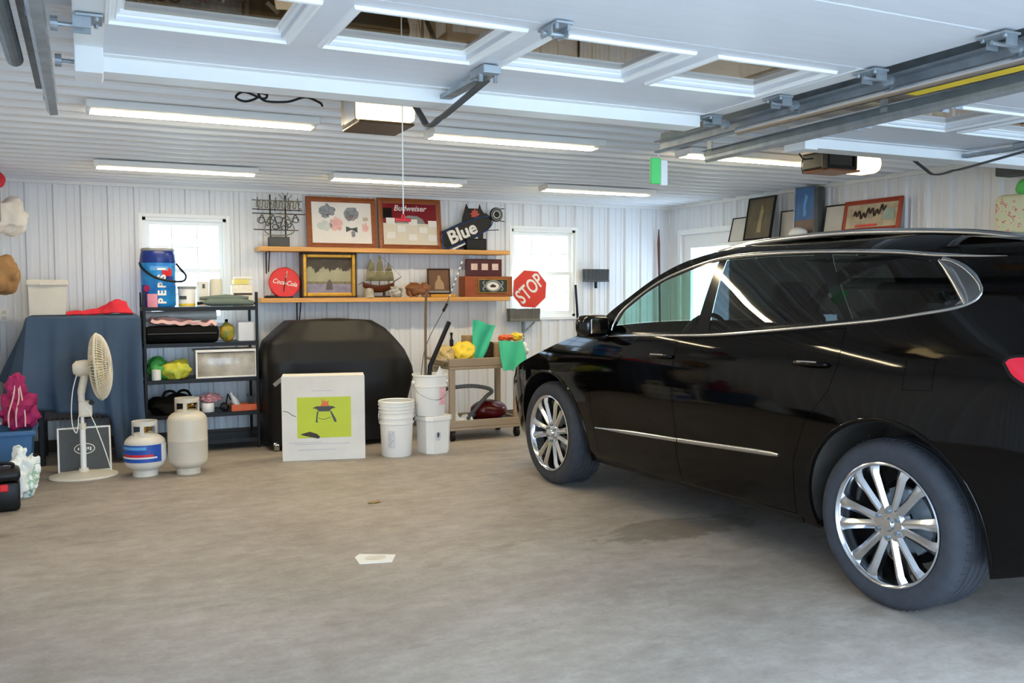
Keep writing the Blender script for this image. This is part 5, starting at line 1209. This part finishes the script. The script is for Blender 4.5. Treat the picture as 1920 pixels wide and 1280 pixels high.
# blue bar sign
t = thing('bar_sign', 'black and blue bar sign with slanted white lettering on the upper shelf', 'sign', (3.86, 9.10, ZU))
RB = Matrix.Rotation(math.radians(-24), 4, 'Y'); PB = lambda y: (lambda u, v, w: RB @ Vector((u, y-w, v)))
bm = B(); bb(bm, (-.10, -.05, 0), (.14, .05, .13), .012); obj('transformer', bm, 'black_plastic', t)
bm = B(); prism(bm, [(-.27, .13), (.24, .13), (.30, .16), (.36, .24), (.30, .32), (-.02, .335), (-.25, .33), (-.30, .22)], .02, PB(.02)); obj('back_panel', bm, 'black_plastic', t)
bm = B(); prism(bm, [(-.16, .02), (.12, .02), (.13, .42), (.10, .46), (.085, .51), (.07, .46), (-.05, .46), (-.075, .51), (-.09, .46), (-.12, .36)], .015, lambda u, v, w: (u, .03-w, v)); obj('shield', bm, 'black_plastic', t)
bm = B(); tube(bm, [RB @ Vector(q) for q in spline([(-.28, -.012, .14), (.2, -.012, .14), (.34, -.012, .20), (.33, -.012, .27), (.1, -.012, .315), (-.24, -.012, .315), (-.30, -.012, .22)], 5, True)], .006, 6, closed=True); obj('blue_tube', bm, mat('sign_navy', '#24407e', .3), t, True)
text('lettering', 'Blue', .20, 'paper', t, RB @ Matrix.Translation((-.045, -.004, .225)) @ FRONT, .006, .0, .006)
bm = B(); prism(bm, [(-.30, .10), (.1, .10), (.1, .118), (-.30, .118)], .012, PB(0)); obj('lower_bar', bm, 'paper', t)
bm = B(); pts = [(0, .05), (.012, .03), (.03, .034), (.024, .014), (.046, .0), (.03, -.012), (.034, -.03), (.006, -.026), (0, -.05), (-.006, -.026), (-.034, -.03), (-.03, -.012), (-.046, 0), (-.024, .014), (-.03, .034), (-.012, .03)]
prism(bm, [(.02+u*1.3, .40+v*1.2) for u, v in pts], .008, lambda u, v, w: (u, .012-w, v)); obj('red_leaf', bm, mat('leaf_red', '#b8402c', .4), t)
bm = B(); lathe(bm, [(0, 0), (.075, 0), (.08, .012), (.075, .024), (0, .024)], seg=32, mat4=Matrix.Translation((.27, 0, .40)) @ Matrix.Rotation(PI/2, 4, 'X')); rd_ = obj('roundel', bm, 'black_plastic', t, True)
for r in (.062, .04): bm = B(); tube(bm, [(.27+r*math.cos(2*PI*k/30), -.028, .40+r*math.sin(2*PI*k/30)) for k in range(30)], .005, 6, closed=True); obj('roundel_ring', bm, 'sketch_grey' if r > .05 else 'paper', rd_, True)
for a, b in (((.26, .01, .46), (.38, .01, .47)), ((.26, .01, .34), (.38, .01, .33)), ((.1, .01, .22), (.31, .01, .235))): bm = B(); cyl(bm, a, b, .005, 6); obj('frame_wire', bm, 'black_plastic', t)
# lower shelf
t = thing('wall_clock', 'round red cola clock standing at the left end of the lower shelf', 'clock', (1.80, 9.09, ZL)); t.rotation_euler = (math.radians(-6), 0, 0)
RX = Matrix.Translation((0, 0, .152)) @ Matrix.Rotation(PI/2, 4, 'X')
bm = B(); lathe(bm, [(0, -.02), (.148, -.02), (.152, -.01), (.152, .012), (.146, .02), (0, .02)], seg=56, mat4=RX); obj('face', bm, mat('cola_red', '#d8161f', .25, var=.0), t, True)
bm = B(); lathe(bm, [(.146, .02), (.150, .024), (.154, .016), (.154, -.012)], seg=56, mat4=RX); obj('rim', bm, 'red', t, True)
text('lettering', 'Coca-Cola', .058, 'paper', t, Matrix.Translation((0, -.022, .15)) @ Matrix.Rotation(math.radians(10), 4, 'Y') @ FRONT @ Matrix.Diagonal((.98, 1.15, 1, 1)), .001, .3, .001)
for (u, v), L, wd in (((.02, .09), .1, .008), ((-.015, -.09), .09, .006)): bm = B(); tube(bm, [(0, -.026, .152), (u, -.026, .152+v)], .0045, 6); obj('clock_hand', bm, 'black_plastic', t)
bm = B(); tube(bm, [(.012, -.024, .20), (.02, -.024, .235), (.028, -.024, .27)], [.007, .006, .003], 6); obj('hand_tip', bm, 'cream_plastic', t)
bm = B(); bb(bm, (-.20, -.05, 0), (-.09, .03, .02), .004); bb(bm, (-.09, -.03, 0), (.08, .02, .012)); obj('stand', bm, 'black_plastic', t)
t = thing('shadow_box', 'deep gold framed landscape picture on the lower shelf beside the red clock', 'picture', (2.245, 9.10, ZL))
w, h = .565, .455; bm = B()
for a, b in (((-w/2, -.06, 0), (-w/2+.012, .06, h)), ((w/2-.012, -.06, 0), (w/2, .06, h)), ((-w/2, -.06, h-.012), (w/2, .06, h)), ((-w/2, -.06, 0), (w/2, .06, .012)), ((-w/2, .05, 0), (w/2, .06, h))): bb(bm, a, b)
obj('case', bm, 'dark_brown', t)
bm = B()
for a, b in (((-w/2+.012, -.058, .012), (-w/2+.05, .0, h-.012)), ((w/2-.05, -.058, .012), (w/2-.012, .0, h-.012)), ((-w/2+.05, -.058, h-.05), (w/2-.05, .0, h-.012)), ((-w/2+.05, -.058, .012), (w/2-.05, .0, .05))): bb(bm, a, b, .008)
obj('frame', bm, 'gold', t)
bm = B(); bb(bm, (-w/2+.05, -.012, .05), (w/2-.05, .0, h-.05)); p = obj('picture', bm, mat('fog', '#a39f83', .6, var=.1, scale=9), t)
top = [(-.232, .405), (-.232, .30)]+[(-.232+.464*k/40, .285+random.uniform(-.022, .022)+.02*math.sin(k*.5)) for k in range(1, 40)]+[(.232, .30), (.232, .405)]
patch(p, top, mat('treeline', '#453d33', .6, var=.25, scale=20), -.013); patch(p, rect(-.232, .05, .232, .14), mat('lilac_water', '#8a8496', .5, var=.2, scale=15), -.013)
patch(p, [(-.03, .08), (.04, .08), (.035, .15), (.01, .19), (-.02, .15)], mat('figure_brown', '#5a5350', .6), -.0145); patch(p, rect(-.232, .14, .232, .165), mat('reeds', '#7c7355', .6, var=.3, scale=40), -.0135)
# ship model
t = thing('ship_model', 'three masted wooden sailing ship model on the lower shelf', 'ship model', (2.77, 9.08, ZL))
bm = B(); L = []
for k in range(13):
    u = k/12*2-1; wd = .055*(1-abs(u)**2.6)+.004; dp = .075*(1-.35*abs(u)**3); zt = .125+.035*u*u
    L.append([bm.verts.new((u*.17, wd*math.sin(a), zt-dp*math.cos(a)*max(.0, 1))) for a in [-PI/2+PI*j/8 for j in range(9)]])
for A, C in zip(L, L[1:]):
    for j in range(8): bm.faces.new((A[j], A[j+1], C[j+1], C[j]))
    bm.faces.new((A[8], A[0], C[0], C[8]))
bm.faces.new(L[0]); bm.faces.new(L[-1][::-1]); obj('hull', bm, 'walnut', t, True)
bm = B(); bb(bm, (-.12, -.04, 0), (.12, .04, .015), .004); bb(bm, (-.07, -.015, .015), (-.05, .015, .06)); bb(bm, (.05, -.015, .015), (.07, .015, .06)); obj('stand', bm, 'dark_brown', t)
bm = B(); tube(bm, [(.16, 0, .16), (.25, 0, .215)], [.006, .003], 6); tube(bm, [(-.16, 0, .16), (-.225, 0, .13)], [.005, .003], 6); obj('bowsprit', bm, 'dark_brown', t)
for x, hh in ((-.085, .40), (.01, .44), (.105, .36)):
    bm = B(); cyl(bm, (x, 0, .11), (x, 0, hh), .005, 8, .003); ms = obj('mast', bm, 'dark_brown', t)
    for z0, z1, w0, w1 in ((.17, .27, .058, .042), (.275, hh-.02, .042, .010)):
        bm = B(); sheet(bm, 8, 6, lambda u, v: Vector((x+(2*u-1)*(w0+(w1-w0)*v), -.012-.03*math.sin(PI*v)*(1-(2*u-1)**2*.5), z0+(z1-z0)*v))); solidify(bm, .002); obj('sail', bm, mat('sail', '#7d765a', .8, var=.2, scale=12), ms, True)
for pts in (((.25, 0, .215), (.105, 0, .36)), ((.105, 0, .36), (.01, 0, .44)), ((-.085, 0, .40), (-.16, 0, .16))): bm = B(); cyl(bm, *pts, .0015, 4); obj('rigging', bm, 'dark_brown', t)
bm = B(); lathe(bm, [(0, 0), (.055, 0), (.05, .05), (.042, .09), (0, .1)], (2.64, 8.99, ZL), 18); tag(obj('stone_mug', bm, mat('stoneware', '#a99f8c', .6, var=.3, scale=25), None, True), 'small beige stone mug in front of the ship model', 'mug')
bm = B(); blob(bm, (2.93, 8.99, ZL+.055), (.07, .035, .06), 7, .5, 4, 3, -.9); tag(obj('figurine', bm, mat('figurine_mix', '#d8d2c6', .5, var=0, scale=28, col2='#3a3530'), None, True), 'small black and white figurine right of the ship hull', 'figurine')
t = thing('wood_carving', 'reddish brown carved wooden animal on the lower shelf', 'carving', (3.17, 9.02, ZL))
bm = B(); blob(bm, (0, 0, .08), (.13, .06, .07), 3, .3, 5, 4); blob(bm, (.085, -.02, .105), (.055, .05, .05), 4, .25, 2, 3); wrinkle(bm, .012, 26); obj('body', bm, 'carved_wood', t, True)
for x in (-.09, -.03, .05, .10): bm = B(); tube(bm, [(x, -.01, .07), (x+.01, -.02, .03), (x+.02, -.03, .0)], [.022, .016, .018], 8); obj('leg', bm, 'carved_wood', t, True)
t, p, w = framed('framed_portrait', 'small dark brown picture standing upright on the lower shelf', 'picture', 3.325, 3.585, ZL+.032, .275, .014, 'dark_brown', 5, 9.10, .02, pm=mat('sepia', '#6b4a30', .5, var=.2, scale=5))
patch(p, [(-.05, .05), (.06, .05), (.05, .12), (.02, .16), (.015, .20), (-.015, .20), (-.02, .16), (-.045, .12)], mat('sepia_light', '#a98a68', .5, var=.15), -.003); patch(p, rect(-.116, .014, .116, .035), 'grey', -.003)
bm = B(); bb(bm, (3.33, 9.02, ZL), (3.62, 9.14, ZL+.03), .004); tag(obj('wood_block', bm, mat('amber_wood', '#c8902c', .4, var=.15, stretch=(1, 12, 12))), 'amber wooden block under the small dark picture', 'wood block')
t = thing('wooden_radio', 'brown wooden mantel box with oval silver emblem at the right end of lower shelf', 'wooden box', (3.985, 9.06, ZL))
bm = B(); bb(bm, (-.285, -.09, 0), (.285, .09, .222), .006); obj('case', bm, 'oak', t)
bm = B(); bb(bm, (-.285, -.1, 0), (-.175, -.09, .222), .003); obj('side_panel', bm, mat('rust_wood', '#9c4a22', .4, var=.2, scale=5), t)
bm = B()
for a, b in (((-.13, -.104, .04), (.22, -.09, .048)), ((-.13, -.104, .185), (.22, -.09, .193)), ((-.13, -.104, .048), (-.122, -.09, .185)), ((.212, -.104, .048), (.22, -.09, .185))): bb(bm, a, b)
obj('bezel', bm, 'gold', t)
patch(t, rect(-.122, .048, .212, .185), mat('panel_green', '#2e3a34', .4), -.09, .004, 'front_panel')
bm = B(); tube(bm, [(.045+.085*math.cos(2*PI*k/36), -.1, .117+.055*math.sin(2*PI*k/36)) for k in range(36)], .011, 6, closed=True)
for s in (-1, 1): tube(bm, spline([(.045+s*.10, -.098, .17), (.045+s*.12, -.098, .15), (.045+s*.10, -.098, .117), (.045+s*.12, -.098, .085), (.045+s*.10, -.098, .065)], 5), .008, 6)
em = obj('emblem', bm, 'grey', t, True); patch(em, circ(.045, .117, .072, 28, .62), 'paper', -.0945, .004, 'emblem_disc'); patch(em, circ(.045, .117, .035, 16, .5, .02, 3), 'dark_brown', -.0995, .002, 'emblem_print')
t = thing('card_plaque', 'dark red wooden plaque with three pale squares on top of the brown mantel box', 'plaque', (3.975, 9.09, ZL+.223))
bm = B(); bb(bm, (-.21, -.03, 0), (.21, .03, .19), .006); obj('board', bm, 'mahogany', t)
for k in (-1, 0, 1): patch(t, rect(k*.125-.038, .07, k*.125+.038, .14), mat('tile_pink', '#d9c0b4', .6, var=.1, scale=30), -.03, .004, 'square_tile')

# ------------------------------------------------------------------ things on the high shelf of the right wall
t = thing('wall_shelf', 'narrow white shelf high on the right wall behind the car roof', 'shelf', (6.42, 6.3, 1.99))
bm = B(); bb(bm, (-.13, -.72, -.03), (.135, 1.68, 0), .004); obj('plank', bm, 'trim_white', t)
for y in (-.5, 1.3): bm = B(); bb(bm, (.11, y-.01, -.2), (.135, y+.01, -.03)); bb(bm, (-.1, y-.01, -.04), (.11, y+.01, -.03)); obj('bracket', bm, 'satin', t)
def rframe(name, lab, ya, yb, h, fw, fm, lean, x=6.44, pm='paper', depth=.02):
    # frames facing -X, lengths along Y
    t, p, w = framed(name, lab, 'picture', -abs(ya-yb)/2, abs(ya-yb)/2, 1.991, h, fw, fm, lean, 0, depth, 0, pm=pm)
    t.location = (x, (ya+yb)/2, 1.993); t.rotation_euler = (math.radians(-lean), 0, math.radians(-90)); return t, p, w
t = thing('wall_shelf', 'short white shelf under the flowered cushion at the far right', 'shelf', (6.42, 4.53, 1.868))
bm = B(); bb(bm, (-.13, -.3, -.03), (.135, .3, 0), .004); obj('plank', bm, 'trim_white', t)
mat('pale_board', '#cfcac0', .7, var=.05)
rframe('framed_print', 'pale print in thin black frame nearest the white side door', 7.96, 7.50, .28, .012, 'black_plastic', 14, pm='pale_board')
t, p, w = rframe('framed_print', 'tall dark framed golden brown print on the right wall shelf', 7.62, 7.20, .46, .022, 'black_plastic', 10, 6.36, mat('umber', '#5f5238', .5, var=.25, scale=6))
patch(p, [(-.02, .08), (.05, .08), (.045, .2), (.06, .3), (.02, .38), (.0, .28), (-.01, .18)], mat('ochre', '#94845a', .5, var=.2), -.003)
rframe('framed_print', 'pale black edged print half hidden behind the blue poster', 7.22, 6.86, .29, .012, 'black_plastic', 5, 6.50, 'pale_board')
t, p, w = rframe('framed_poster', 'tall blue poster with white figures behind the white cap', 6.98, 6.68, .50, .012, 'satin', 3, 6.46, mat('poster_blue', '#3f6aa0', .4, var=.2, scale=7))
patch(p, rect(-.138, .014, .138, .17), mat('poster_brown', '#806a5c', .6, var=.2)); patch(p, [(-.02, .2), (.03, .22), (.01, .30), (.04, .40), (.0, .43), (-.02, .33)], 'label_sky', -.003)
bm = B(); bb(bm, (6.42, 6.60, 1.992), (6.50, 6.655, 2.47), .004); tag(obj('dark_post', bm, 'dark_grey'), 'narrow dark grey upright board right beside the blue poster', 'board')
bm = B(); blob(bm, (6.36, 6.80, 2.035), (.075, .10, .055), 2, .1, 3, 3, -.75); bb(bm, (6.26, 6.72, 1.992), (6.34, 6.87, 2.004), .004); tag(obj('baseball_cap', bm, 'white_plastic', None, True), 'white peaked cap sitting in front of the blue poster', 'cap')
rframe('framed_print', 'pale print in thin black frame left of the red framed mirror', 6.58, 6.12, .29, .014, 'black_plastic', 9, 6.46, 'pale_board')
t, p, w = rframe('framed_mirror', 'red framed bar mirror with dark script on the right wall shelf', 6.30, 5.64, .30, .04, mat('red_wood', '#9c3a22', .35, var=.15), 10, 6.42, mat('mirror_tan', '#b8a88c', .3, var=.25, scale=10))
bm = B(); pts = [(-.20+.36*k/50, -.006, .155+.03*math.sin(k*.9)+.02*math.sin(k*.31)+.0009*k) for k in range(51)]; tube(bm, pts, .008, 6); obj('dark_script', bm, 'dark_brown', p, True)
patch(p, rect(-.17, .05, .08, .07), 'sign_red', -.004); patch(p, rect(.14, .10, .26, .20), mat('pale_green', '#9fb0a0', .5, var=.2), -.004)
mfl = mat('floral', '#ded8bc', .8, var=0, scale=22, col2='#e9e3cd')
r_ = [n for n in mfl.node_tree.nodes if n.type == 'VALTORGB'][0].color_ramp; e_ = r_.elements.new(.37); e_.color = lin('#c04a48'); e_ = r_.elements.new(.42); e_.color = lin('#e0d9ba'); e_ = r_.elements.new(.58); e_.color = lin('#cfd6b0')
bm = B(); box(bm, (6.42, 4.53, 2.03), (.13, .34, .32), bev=.05, seg=4); tag(obj('floral_cushion', bm, mfl, None, True), 'flower patterned red and cream cushion at the right edge above the car', 'cushion')
bm = B(); blob(bm, (6.38, 4.44, 2.23), (.06, .08, .06), 4, .2, 3, 3, -.8); tag(obj('green_pouch', bm, mat('leaf_green', '#58b858', .5), None, True), 'small bright green pouch lying on the flowered cushion', 'pouch')
bm = B(); bb(bm, (6.40, 4.42, 2.34), (6.575, 4.72, 2.45), .01); tag(obj('wall_speaker', bm, 'dark_grey'), 'small dark grey box mounted under the ceiling at the far right', 'speaker')
# ------------------------------------------------------------------ bits on the floor
bm = B(); prism(bm, [(1.29, 4.64), (1.46, 4.60), (1.52, 4.72), (1.34, 4.82), (1.30, 4.77)], .0025, lambda u, v, w: (u, v, .0005+w)); o = tag(obj('floor_sticker', bm, 'paper'), 'worn white sticker stuck on the concrete floor', 'sticker')
bm = B(); prism(bm, circ(1.40, 4.71, .06, 24, .8), .0008, lambda u, v, w: (u, v, .003+w)); obj('worn_centre', bm, mat('worn_tan', '#d6cdbd', .7, var=.1, scale=25), o)
bm = B(); blob(bm, (1.77, 5.97, .006), (.045, .018, .006), 5, .4, 3, 3); tag(obj('leaf', bm, mat('dry_leaf', '#a08048', .8), None, True), 'small dry brown leaf on the concrete floor', 'leaf')
